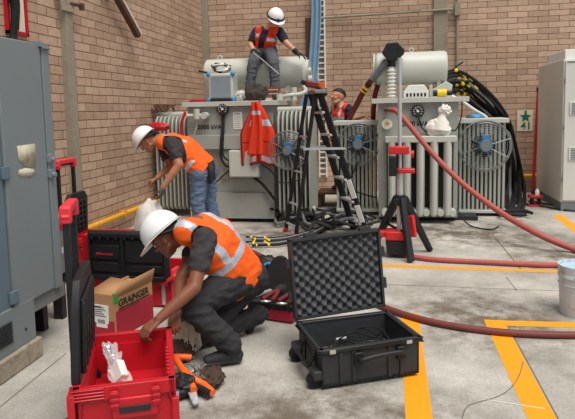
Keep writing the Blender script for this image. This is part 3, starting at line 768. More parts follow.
# ================================================================== PEOPLE
class Body:
    """one continuous figure: tapered limbs fused by a voxel remesh, coloured by the nearest limb"""
    def __init__(s): s.c = []
    def cap(s, p0, p1, r0, r1, tag, side=None, k0=1.0, k1=1.0):
        # k0, k1: how deep the section is across 'side' (1 = round)
        s.c.append((V(p0), V(p1), r0, r1, tag, V(side) if side is not None else None, k0, k1)); return s
    def chain(s, pts, rs, tag):
        for i in range(len(pts) - 1): s.cap(pts[i], pts[i + 1], rs[i], rs[i + 1], tag)
        return s
    def raw(s, grow=0.0, tags=None):
        mb = MB()
        for p0, p1, r0, r1, tag, side, k0, k1 in s.c:
            if tags and tag not in tags: continue
            a = p1 - p0; L_ = max(a.length, 1e-4); a = a / L_ if a.length > 1e-4 else V((0, 0, 1))
            sd = side if side is not None else a.cross(V((.31, .2, .93)))
            sd = (sd - a * sd.dot(a)).normalized(); u = a.cross(sd)
            r0 += grow; r1 += grow; n = 18; rings = []
            for t in (-1, -.92, -.7, -.38): rings.append((t * r0 * (k0 if side is not None else 1) , r0 * math.sqrt(1 - t * t), k0))
            for t in (0, .5, 1): rings.append((t * L_, r0 + (r1 - r0) * t, k0 + (k1 - k0) * t))
            for t in (.38, .7, .92, 1): rings.append((L_ + t * r1 * (k1 if side is not None else 1), r1 * math.sqrt(1 - t * t), k1))
            vs = []
            for h, r, k in rings:
                r = max(r, 1e-5)
                for i in range(n):
                    b = 2 * pi * i / n; vs.append(p0 + a * h + sd * (r * cos(b)) + u * (r * k * sin(b)))
            fs = [(j * n + i, j * n + (i + 1) % n, (j + 1) * n + (i + 1) % n, (j + 1) * n + i) for j in range(len(rings) - 1) for i in range(n)]
            mb.add(vs, fs, 0, True)
        return mb
    def fuse(s, name, voxel, smooth=4, grow=0.0, tags=None):
        mb = s.raw(grow, tags)
        me = bpy.data.meshes.new(name); me.from_pydata([tuple(p) for p in mb.v], [], mb.f)
        bm = bmesh.new(); bm.from_mesh(me); bmesh.ops.remove_doubles(bm, verts=bm.verts, dist=1e-4)
        bmesh.ops.recalc_face_normals(bm, faces=bm.faces); bm.to_mesh(me); bm.free()
        o = bpy.data.objects.new('fuse', me); COL.objects.link(o)
        r = o.modifiers.new('r', 'REMESH'); r.mode = 'VOXEL'; r.voxel_size = voxel; r.use_smooth_shade = True
        sm = o.modifiers.new('s', 'SMOOTH'); sm.factor = .5; sm.iterations = smooth
        dg = bpy.context.evaluated_depsgraph_get(); dg.update()
        out = bpy.data.meshes.new_from_object(o.evaluated_get(dg))
        bpy.data.objects.remove(o); out.name = name
        out.polygons.foreach_set('use_smooth', [True] * len(out.polygons))
        return out
    def nearest(s, co):
        best = np.full(len(co), 1e9); idx = np.zeros(len(co), int)
        for i, (p0, p1, r0, r1, tag, side, k0, k1) in enumerate(s.c):
            a = np.array(p1 - p0); L2 = max(float(a @ a), 1e-9); d = co - np.array(p0)
            t = np.clip(d @ a / L2, 0, 1); q = d - t[:, None] * a
            if side is not None:
                sd = np.array((side - V(a) * (side.dot(V(a)) / L2)).normalized()); w = q @ sd
                rest = q - w[:, None] * sd; k = k0 + (k1 - k0) * t
                dist = np.sqrt(w * w + (rest ** 2).sum(1) / (k * k))
            else: dist = np.sqrt((q * q).sum(1))
            dist = dist - (r0 + (r1 - r0) * t)
            b = dist < best; best[b] = dist[b]; idx[b] = i
        return idx
    def build(s, parent, pal, voxel=.006, smooth=4):
        me = s.fuse('body', voxel, smooth)
        names = list(pal); 
        co = np.empty(len(me.polygons) * 3); me.polygons.foreach_get('center', co); co = co.reshape(-1, 3)
        idx = s.nearest(co); tg = np.array([names.index(c[4]) for c in s.c])
        me.materials.clear()
        for n in names: me.materials.append(pal[n])
        me.polygons.foreach_set('material_index', tg[idx].astype(np.int32))
        # folds of the cloth
        cloth = {names.index(n) for n in names if n in ('pants', 'shirt')}
        w = np.zeros(len(me.vertices)); 
        for p in me.polygons:
            if p.material_index in cloth:
                for v in p.vertices: w[v] = 1
        cs = [(v.co.copy(), v.normal.copy()) for v in me.vertices]
        for i, v in enumerate(me.vertices):
            if w[i]:
                c, nn = cs[i]
                q = noise.noise(V((c.x * 9, c.y * 9, c.z * 16))); q2 = noise.noise(V((c.x * 21 + 7, c.y * 21, c.z * 30)))
                v.co = c + nn * (.012 * (1 - 2 * abs(q)) * .8 + .006 * q2)
        me.transform(Matrix.Translation(-rootloc(parent)))
        o = bpy.data.objects.new('body', me); COL.objects.link(o); o.parent = parent
        return o

def frame(fwd, up):
    f = V(fwd).normalized(); u = V(up); u = (u - f * u.dot(f)).normalized(); l = u.cross(f)   # l: the person's left
    return f, u, l
def head(B, c, fwd, up, neck, k=1.0):
    f, u, l = frame(fwd, up); c = V(c)
    at = lambda a, b_, d: c + (f * a + l * b_ + u * d) * k
    B.cap(at(-.015, 0, .03), at(-.015, 0, .035), .098 * k, .098 * k, 'skin', l * .8, 1, 1)
    B.cap(at(.012, 0, .0), at(.03, 0, -.06), .078 * k, .056 * k, 'skin', l, 1.05, 1)
    B.cap(at(.05, 0, -.085), at(.058, 0, -.088), .034 * k, .030 * k, 'skin')                # chin
    for sgn in (-1, 1):
        B.cap(at(.0, .052 * sgn, -.05), at(.045, .03 * sgn, -.083), .028 * k, .026 * k, 'skin')   # jaw
        B.cap(at(.062, .034 * sgn, -.018), at(.064, .034 * sgn, -.02), .026 * k, .024 * k, 'skin')  # cheek
        B.cap(at(.078, .015 * sgn, .03), at(.07, .045 * sgn, .026), .014 * k, .014 * k, 'skin')     # brow
        B.cap(at(-.012, .082 * sgn, .012), at(-.008, .084 * sgn, -.028), .018 * k, .012 * k, 'skin', f, 1, .6)  # ear
    B.cap(at(.085, 0, .02), at(.104, 0, -.018), .011 * k, .015 * k, 'skin')                  # nose
    B.cap(at(.078, -.018, -.052), at(.078, .018, -.052), .012 * k, .012 * k, 'lips')
    B.cap(at(-.03, 0, -.05), neck, .056 * k, .062 * k, 'skin')
    return at, f, u, l
def eyes(parent, at, l, f, k=1.0):
    for sgn in (-1, 1):
        e = part('eye', MB().ell(at(.074, .033 * sgn, .008), (.012 * k,) * 3, n=12, k=8), M_EYEW, parent)
        part('iris', MB().ell(at(.0815, .033 * sgn, .007), (.0062 * k,) * 3, n=10, k=6), M_HAIR, e)
def hair(parent, at, f, u, l, k=1.0, cover=1.0, name='hair'):
    M = Matrix((l, f, u)).transposed()
    mb = MB()
    def fn(a, b_):
        az = a * 2 * pi; front = .5 + .5 * cos(az)                       # az 0 = forward
        tmax = (1.95 - .85 * front) * cover
        t = b_ * tmax; d = V((sin(t) * sin(az), sin(t) * cos(az), cos(t)))
        p = V((d.x * .104, d.y * .114 , d.z * .108)) * (1 + .03 * noise.noise(d * 9))
        return at(-.018, 0, .03) + M @ p * k
    mb.grid(fn, 36, 12)
    return part(name, mb, M_HAIR, parent, solid=.006)
def hard_hat(parent, at, f, u, l, k=1.0, band=False, tilt=0.0):
    if tilt:
        R = Matrix.Rotation(tilt, 3, l); f = R @ f; u = R @ u
    o = at(0, 0, .055); mb = MB(); n = 40; M = lambda a, b_, c: o + (f * a + l * b_ + u * c) * k
    rows = []
    for j in range(11):
        t = (pi / 2) * j / 10
        rows.append([(cos(t), sin(t))])
    def dome(a, b_):
        az = 2 * pi * a; t = (pi / 2) * (1 - b_)
        r = sin(t) if False else cos(pi / 2 - t); h = cos(t) if False else sin(pi / 2 - t)
        x = cos(az); y = sin(az)
        ridge = 1 + .035 * math.exp(-((y * r) / .16) ** 2) * (h > .2) + .018 * math.exp(-(((abs(y) * r) - .45) / .1) ** 2) * (h > .2)
        return M((x * .142 * r - .012), y * .122 * r, .135 * h * ridge)
    mb.grid(dome, 48, 14)
    def brim(a, b_):
        az = 2 * pi * a; x = cos(az); y = sin(az)
        ext = .014 + .056 * max(0, x) ** 1.6
        e = b_ * ext
        return M((x * (.142 + e) - .012), y * (.122 + e * .8), -.004 - b_ * (.004 + .022 * max(0, x) ** 2))
    mb.grid(brim, 48, 4)
    h = part('hard_hat', mb, M_WHT, parent, solid=.004)
    if band:
        mb = MB(); pts = []
        for i in range(33):
            az = 2 * pi * i / 32; pts.append(M(cos(az) * .148 - .012, sin(az) * .128, .012 + .02 * (cos(az) < -.2)))
        mb.tube(pts, .013, 8, smoothpath=False); mb.ell(M(.145, 0, .02), (.022 * k, .022 * k, .022 * k))
        part('headlamp_strap', mb, M_BLACK2, h)
    else:
        mb = MB()
        q = [M(-.15 , y, .01) for y in (-.05, 0, .05)]
        mb.tube([M(-.02, .118, -.01), M(-.10, .088, -.045), M(-.135, 0, -.055), M(-.10, -.088, -.045), M(-.02, -.118, -.01)], .012, 6)
        mb.cyl(M(-.14, -.03, -.05), M(-.14, .03, -.05), .022 * k, n=12)
        part('suspension', mb, M_BLACK2, h, label='dark band with adjusting knob')
    return h
def hand(B, wrist, d, n, thumb, tag='skin', curl=(.5, .6, .5), k=1.0, spread=.05, tcurl=.4):
    """palm, four unequal fingers bent towards n (palm side), thumb leaving the side of the palm"""
    w = V(wrist); d = V(d).normalized(); n = V(n); n = (n - d * n.dot(d)).normalized(); t = V(thumb); t = (t - d * t.dot(d) - n * t.dot(n)).normalized()
    K = [.028, .010, -.009, -.027]; LN = [(.040, .026, .02), (.045, .029, .021), (.042, .027, .02), (.032, .021, .018)]
    for i in range(4):
        b0 = w + t * (K[i] * .55 * k) + d * .012 * k; kn = w + d * ((.085 - .004 * abs(i - 1)) * k) + t * (K[i] * k)
        B.cap(b0, kn, .014 * k, .0115 * k, tag)
        p = kn; ang = 0; dd = (d + t * (spread * (1.3 - i))).normalized()
        for j in range(3):
            ang += curl[j] * (1 + .08 * i); v = dd * cos(ang) + n * sin(ang); q = p + v * (LN[i][j] * k)
            B.cap(p, q, (.0100 - .0009 * j) * k, (.0093 - .0011 * j) * k, tag); p = q
    b0 = w + t * (.018 * k) + d * (.022 * k) + n * (.004 * k); b1 = b0 + (d * .7 + t * .62 + n * .3).normalized() * (.042 * k)
    v = (d * .9 + t * (.25 - tcurl * .4) + n * (.3 + tcurl)).normalized(); b2 = b1 + v * (.032 * k); b3 = b2 + (v + n * .3).normalized() * (.024 * k)
    B.cap(b0, b1, .015 * k, .012 * k, tag); B.cap(b1, b2, .0112 * k, .0102 * k, tag); B.cap(b2, b3, .010 * k, .0085 * k, tag)
    return B
def boot(B, ankle, toe_dir, sole_n=(0, 0, 1), tag='boot', k=1.0):
    a = V(ankle); d = V(toe_dir).normalized(); u = V(sole_n); u = (u - d * u.dot(d)).normalized(); sd = u.cross(d)
    B.cap(a + u * .06 * k, a - u * .02 * k, .056 * k, .054 * k, tag)
    B.cap(a - d * .04 * k - u * .045 * k, a + d * .06 * k - u * .045 * k, .042 * k, .046 * k, tag)
    B.cap(a + d * .05 * k - u * .04 * k, a + d * .155 * k - u * .055 * k, .046 * k, .040 * k, tag, sd, 1, .8)
    B.cap(a - d * .055 * k - u * .075 * k, a + d * .17 * k - u * .075 * k, .040 * k, .046 * k, tag, sd, .38, .38)

def vest(parent, T, arms, cutneck, hem, m, stripes, voxel=.008, front=None, grow=.014, name='safety_vest'):
    """vest over the torso capsules of T, opened for arms, neck and hem"""
    me = T.fuse(name, voxel, 5, grow)
    bm = bmesh.new(); bm.from_mesh(me)
    kill = []
    for f in bm.faces:
        c = f.calc_center_median(); dead = hem(c)
        for a0, a1, r in arms:
            t = max(0, min(1, (c - a0).dot(a1 - a0) / (a1 - a0).length_squared)); 
            if (c - a0.lerp(a1, t)).length < r: dead = True
        if (c - cutneck[0]).length < cutneck[1]: dead = True
        if front and front(c): dead = True
        if dead: kill.append(f)
    bmesh.ops.delete(bm, geom=kill, context='FACES')
    # keep the largest shell only
    for f in bm.faces: f.smooth = True
    for _ in range(3): bmesh.ops.smooth_vert(bm, verts=[v for v in bm.verts if v.is_boundary], factor=.5, use_axis_x=True, use_axis_y=True, use_axis_z=True)
    bm.to_mesh(me); bm.free()
    me.materials.clear()
    for q in m: me.materials.append(q)
    me.polygons.foreach_set('material_index', [stripes(p.center) for p in me.polygons])
    cs = [(v.co.copy(), v.normal.copy()) for v in me.vertices]
    for v, (c, nn) in zip(me.vertices, cs):
        q = noise.noise(V((c.x * 8, c.y * 8, c.z * 13 + 3))); v.co = c + nn * (.007 * (1 - 2 * abs(q)) + .004)
    me.transform(Matrix.Translation(-rootloc(parent)))
    o = bpy.data.objects.new(name, me); COL.objects.link(o); o.parent = parent
    d = o.modifiers.new('solid', 'SOLIDIFY'); d.thickness = .005; d.offset = 1
    return o

def torso(pel, chest, nb, left, wide=1.0):
    """pelvis, chest and shoulder volumes of a figure; left = the person's left"""
    T = Body(); l = V(left).normalized(); pel = V(pel); chest = V(chest); nb = V(nb)
    T.cap(pel, pel.lerp(chest, .55), .165 * wide, .155 * wide, 'shirt', l, .72, .74)
    T.cap(pel.lerp(chest, .5), chest, .155 * wide, .172 * wide, 'shirt', l, .74, .70)
    T.cap(chest, chest.lerp(nb, .6), .170 * wide, .135 * wide, 'shirt', l, .70, .62)
    T.cap(chest.lerp(nb, .65) - l * .13 * wide, chest.lerp(nb, .65) + l * .13 * wide, .068, .068, 'shirt')
    return T

# ---------------------------------------------------------------- 1 kneeling worker in front
def worker_kneeling():
    r = thing('person', 'kneeling person in white hard hat, orange vest and black jeans, hand on open red toolbox', 'person', (-1.05, 3.75, 0))
    B = Body()
    left = V((-.42, -.86, .12)).normalized()
    pel = V((-1.06, 3.92, .47)); chest = V((-1.20, 3.76, .745)); nb = V((-1.31, 3.68, .895))
    T = torso(pel, chest, nb, left, 1.04)
    B.c += T.c
    for c in list(B.c): pass
    lh, rh = pel + left * .10 - V((0, 0, .03)), pel - left * .10 - V((0, 0, .03))
    B.cap(lh, rh, .135, .135, 'pants')
    B.cap(pel + V((.02, .03, -.02)), pel.lerp(chest, .18), .165, .16, 'pants', left, .78, .74)
    lk = V((-1.27, 3.44, .405)); la = V((-1.03, 3.50, .105))
    rk = V((-1.33, 3.73, .085)); ra = V((-.985, 4.06, .135))
    B.cap(lh, lk, .118, .09, 'pants'); B.cap(lk, lk.lerp(la, .4), .086, .08, 'pants'); B.cap(lk.lerp(la, .4), la + V((0, 0, .03)), .08, .072, 'pants')
    B.cap(rh, rk, .118, .086, 'pants'); B.cap(rk, rk.lerp(ra, .4), .084, .076, 'pants'); B.cap(rk.lerp(ra, .4), ra, .076, .07, 'pants')
    boot(B, la, (-.86, -.40, 0), (0, 0, 1)); 
    boot(B, ra, (-.15, .10, -.98), (.8, .5, .1), k=.85)
    # arms
    ls = V((-1.19, 3.53, .83)); le = V((-1.205, 3.33, .565)); lw = V((-1.375, 3.165, .415))
    B.cap(ls, ls.lerp(le, .55), .074, .068, 'shirt'); B.cap(ls.lerp(le, .45), le, .052, .044, 'skin'); B.cap(le, le.lerp(lw, .4), .046, .044, 'skin'); B.cap(le.lerp(lw, .4), lw, .043, .029, 'skin')
    rs = V((-1.32, 3.90, .83)); re = V((-1.40, 3.62, .53)); rw = V((-1.335, 3.36, .40))
    B.cap(rs, rs.lerp(re, .55), .072, .066, 'shirt'); B.cap(rs.lerp(re, .45), re, .05, .043, 'skin'); B.cap(re, rw, .044, .029, 'skin')
    hand(B, lw, (-.42, -.35, -.34), (-.15, .2, -.95), (-.45, .5, -.2), curl=(.45, .75, .55), k=1.12)
    hand(B, rw, (.05, -.5, -.35), (.1, .2, -.9), (-.9, -.1, 0), curl=(.5, .7, .5))
    hc = V((-1.505, 3.64, .80)); fw = V((-.74, -.12, -.66)); up = V((-.66, -.04, .75))
    at, f, u, l = head(B, hc, fw, up, nb + V((.02, 0, .0)), 1.0)
    B.build(r, {'shirt': M_TEE, 'skin': M_SKIN1, 'lips': M_SKIN1, 'pants': M_BPANT, 'boot': M_BOOT}, voxel=.005)
    hair(r, at, f, u, l); eyes(r, at, l, f); hard_hat(r, at, f, u, l, 1.04)
    ax = (nb - pel).normalized(); lL = (left - ax * left.dot(ax)).normalized(); fr = ax.cross(lL) * -1
    L_ = (nb - pel).length
    def st(c):
        d = c - pel; uu = d.dot(ax) / L_; vv = d.dot(lL)
        if abs(uu - .40) < .055: return 1
        if .42 < uu and abs(abs(vv) - .105) < .024: return 1
        return 0
    vest(r, T, [(ls - left * .02, le + V((0, -.05, 0)), .105), (rs + left * .02, re, .105)], (nb + V((-.10, -.015, .03)), .095),
         lambda c: (c - pel).dot(ax) / L_ < -.10, [M_ORG, M_SILV], st)
    return r
worker_kneeling()

# ---------------------------------------------------------------- 2 bending worker by the wall
def worker_bending():
    r = thing('person', 'person bending over by the brick wall in white hard hat, orange vest, blue jeans', 'person', (-2.35, 6.9, 0))
    B = Body(); Y = 6.85
    left = V((-.18, -.98, .0)).normalized()
    pel = P(203, 168, Y + .08); chest = P(184, 150, Y); nb = P(163, 138, Y - .02)
    T = torso(pel, chest, nb, left, 1.24); B.c += T.c
    lh, rh = pel + left * .1 - V((0, 0, .06)), pel - left * .1 - V((0, 0, .06))
    B.cap(lh, rh, .14, .14, 'pants')
    for h, dx, dy in ((lh, .0, -.02), (rh, .08, .06)):
        an = V((h.x + dx + .02, h.y + dy, .11)); kn = h.lerp(an, .48) + V((-.035, -.02, 0))
        B.cap(h, kn, .118, .088, 'pants'); B.cap(kn, an, .086, .07, 'pants'); boot(B, an, (-.9, -.3, 0))
    ls = P(171.5, 143, Y - .2); le = P(179, 165, Y - .3); lw = P(163, 187, Y - .42)
    B.cap(ls, ls.lerp(le, .6), .084, .08, 'shirt'); B.cap(ls.lerp(le, .5), le, .064, .056, 'skin'); B.cap(le, le.lerp(lw, .4), .052, .05, 'skin'); B.cap(le.lerp(lw, .4), lw, .048, .033, 'skin')
    rs = P(163, 144, Y + .16); re = P(170, 166, Y + .05); rw = P(157, 178, Y - .12)
    B.cap(rs, rs.lerp(re, .6), .08, .074, 'shirt'); B.cap(rs.lerp(re, .5), re, .056, .048, 'skin'); B.cap(re, rw, .05, .033, 'skin')
    hand(B, lw, (-.2, -.1, -1), (-.9, .2, .1), (.1, -.9, 0), tag='glove', curl=(.4, .5, .4), k=1.1)
    hand(B, rw, (-.9, -.1, -.3), (.1, .1, -1), (.1, -.9, 0), curl=(.7, .9, .6), k=1.1)
    hc = P(147.5, 142, Y - .08); fw = V((-.62, -.2, -.72)); up = V((-.72, -.1, .66))
    at, f, u, l = head(B, hc, fw, up, nb, 1.05)
    B.build(r, {'shirt': M_TEE, 'skin': M_SKIN2, 'lips': M_SKIN2, 'pants': M_JEANS, 'boot': M_BOOTB, 'glove': M_GGLOVE}, voxel=.007)
    hair(r, at, f, u, l, 1.05); eyes(r, at, l, f, 1.05); hard_hat(r, at, f, u, l, 1.1)
    ax = (nb - pel).normalized(); lL = (left - ax * left.dot(ax)).normalized(); L_ = (nb - pel).length
    def st(c):
        d = c - pel; uu = d.dot(ax) / L_; vv = d.dot(lL)
        if abs(uu - .24) < .04 and c.z < pel.lerp(nb, .3).z: return 1
        if .55 < uu and abs(abs(vv) - .12) < .018: return 1
        return 0
    vest(r, T, [(ls - left * .02, le, .118), (rs + left * .02, re, .11)], (nb + V((-.06, 0, .0)), .10),
         lambda c: (c - pel).dot(ax) / L_ < -.06, [M_ORG, M_SILV], st)
    # dark belt with a tool pouch
    bl = Body(); bl.cap(pel - ax * .06, pel - ax * .05, .185, .185, 'x', left, .8, .8)
    part('tool_pouch', MB().ell(pel + V((.12, -.10, -.05)), (.07, .06, .13), amp=.3, fr=3).bar(pel + V((.13, -.17, .05)), pel + V((.18, -.2, -.16)), .02, .012), M_DKSTEEL, r)
    return r
worker_bending()

# ---------------------------------------------------------------- 3 worker sitting on the left conservator
def worker_sitting():
    r = thing('person', 'person sitting on the left transformer in white hard hat and orange vest, holding rod', 'person', (-1.95, 9.0, 1.8))
    B = Body(); Y = 9.1
    left = V((.95, -.3, 0)).normalized()
    pel = P(264, 57, Y) ; pel.z = 2.60; chest = P(265.5, 39, Y - .1); nb = P(268, 28, Y - .16)
    T = torso(pel, chest, nb, left, .98); B.c += T.c
    lh, rh = pel + left * .1 + V((0, -.02, 0)), pel - left * .1 + V((0, -.02, 0))
    B.cap(lh, rh, .125, .125, 'pants')
    lk = P(274, 63, 8.72); la = P(275, 88, 8.70); rk = P(253, 63, 8.74); ra = P(249, 90, 8.72)
    la.z = ra.z = 1.91
    for h, kn, an in ((lh, lk, la), (rh, rk, ra)):
        B.cap(h, kn, .11, .08, 'pants'); B.cap(kn, an, .08, .065, 'pants')
    boot(B, la, (.2, -.95, 0)); boot(B, ra, (-.3, -.95, 0))
    ls = P(279.5, 32, Y - .12); le = P(286.5, 43, Y - .2); lw = P(296, 52, Y - .2)
    rs = P(256.5, 32, Y - .02); re = P(250.5, 44, Y - .08); rw = P(254.5, 52.5, Y - .24)
    for s_, e, w in ((ls, le, lw), (rs, re, rw)):
        B.cap(s_, s_.lerp(e, .65), .072, .066, 'shirt'); B.cap(s_.lerp(e, .5), e, .05, .044, 'skin'); B.cap(e, w, .044, .034, 'skin')
        B.cap(e.lerp(w, .85), w, .044, .04, 'glove')
    hand(B, lw, (.9, -.1, -.4), (-.2, .1, -1), (.1, -.95, 0), tag='glove', curl=(.25, .3, .2), k=1.15)
    hand(B, rw, (.5, -.3, -.7), (.5, .7, .2), (.4, -.6, .6), tag='glove', curl=(.9, .9, .7), k=1.15)
    hc = P(275, 20.5, Y - .22); fw = V((.38, -.72, -.55)); up = V((.30, -.42, .85))
    at, f, u, l = head(B, hc, fw, up, nb, 1.0)
    B.build(r, {'shirt': M_NAVY, 'skin': M_SKIN3, 'lips': M_SKIN2, 'pants': M_GPANT, 'boot': M_BOOTB, 'glove': M_GLOVE}, voxel=.007)
    hair(r, at, f, u, l); eyes(r, at, l, f); hard_hat(r, at, f, u, l, 1.02, band=True)
    ax = (nb - pel).normalized(); lL = (left - ax * left.dot(ax)).normalized(); L_ = (nb - pel).length; fr = lL.cross(ax)
    def st(c):
        d = c - pel; uu = d.dot(ax) / L_; vv = d.dot(lL)
        if .60 < uu < .72 and abs(vv) > .07: return 1
        return 0
    fsgn = 1 if fr.dot(V((0, -1, 0))) > 0 else -1
    def front(c):
        d = c - pel; return d.dot(fr) * fsgn > 0 and abs(d.dot(lL) - .0) < .035 + .02 * d.dot(ax) / L_
    vest(r, T, [(ls - left * .02, le, .105), (rs + left * .02, re, .105)], (nb, .10), lambda c: (c - pel).dot(ax) / L_ < .0, [M_ORGR, M_SILV], st, front=front)
    return r
worker_sitting()

# ---------------------------------------------------------------- 4 worker standing behind between the transformers
def worker_behind():
    Y = 9.85
    hc = P(337.5, 97.2, Y); zf = hc.z - 1.60
    bx = thing('step_stool', 'low step behind the right transformer that the worker stands on', 'step', (hc.x, Y, 0))
    part('tread', MB().b(hc.x - .35, hc.x + .35, Y - .3, Y + .3, zf - .03, zf), M_BROWN, bx)
    for dx in (-.3, .3): part('leg', MB().b(hc.x + dx - .03, hc.x + dx + .03, Y - .28, Y + .28, 0, zf - .03), M_BROWN, bx)
    r = thing('person', 'bareheaded person with short dark hair in orange vest behind the right transformer, looking left', 'person', (hc.x, Y, zf))
    B = Body(); left = V((.75, -.66, 0)).normalized()
    pel = V((hc.x + .06, Y + .03, zf + .97)); chest = V((hc.x + .08, Y, zf + 1.27)); nb = V((hc.x + .05, Y, zf + 1.465))
    T = torso(pel, chest, nb, left, 1.14); B.c += T.c
    lh, rh = pel + left * .1 - V((0, 0, .05)), pel - left * .1 - V((0, 0, .05))
    B.cap(lh, rh, .13, .13, 'pants')
    for h in (lh, rh):
        an = V((h.x, h.y + .02, zf + .11)); kn = h.lerp(an, .5) + V((0, -.03, 0))
        B.cap(h, kn, .112, .08, 'pants'); B.cap(kn, an, .08, .065, 'pants'); boot(B, an, (-.4, -.9, 0))
    ls = chest + left * .17 + V((0, 0, .11)); le = P(350, 120, Y - .18); lw = P(364, 116, Y - .22)
    rs = chest - left * .17 + V((0, 0, .11)); re = rs + V((-.1, .02, -.27)); rw = re + V((-.02, -.2, -.12))
    for s_, e, w in ((ls, le, lw), (rs, re, rw)):
        B.cap(s_, s_.lerp(e, .6), .072, .066, 'shirt'); B.cap(s_.lerp(e, .5), e, .05, .044, 'skin'); B.cap(e, w, .046, .032, 'skin')
    hand(B, lw, (.9, -.1, -.1), (0, .1, -1), (.1, -.9, 0), curl=(.3, .3, .2), k=1.1)
    hand(B, rw, (0, -.6, -.6), (.6, 0, -.5), (.5, -.4, .5), curl=(.5, .5, .4))
    fw = V((-.72, -.62, .16)); up = V((.1, .1, 1))
    at, f, u, l = head(B, hc, fw, up, nb, 1.16)
    B.build(r, {'shirt': M_NAVY, 'skin': M_SKIN4, 'lips': M_SKIN2, 'pants': M_GPANT, 'boot': M_BOOTB}, voxel=.007)
    hair(r, at, f, u, l, 1.12, cover=.9); eyes(r, at, l, f, 1.16)
    def st(c):
        d = c - pel; uu = d.z / .48; vv = d.dot(left)
        return 1 if (abs(uu - .55) < .06 or (uu > .6 and abs(abs(vv) - .1) < .022)) else 0
    vest(r, T, [(ls + left * .03, le, .095), (rs - left * .03, re, .095)], (nb, .095), lambda c: c.z < pel.z - .05, [M_ORGR, M_SILV], st)
worker_behind()

# ================================================================== ROLLING TOOL BOXES
def frame4(o, ex, ey):
    """local frame: x along ex, y along ey, z up; returns a 4x4"""
    ex = V(ex).normalized(); ey = V(ey).normalized()
    M = Matrix.Identity(4)
    for i in range(3): M[i][0] = ex[i]; M[i][1] = ey[i]; M[i][2] = (0, 0, 1)[i]; M[i][3] = V(o)[i]
    return M
def xf(mb, M): mb.v = [M @ p for p in mb.v]; return mb

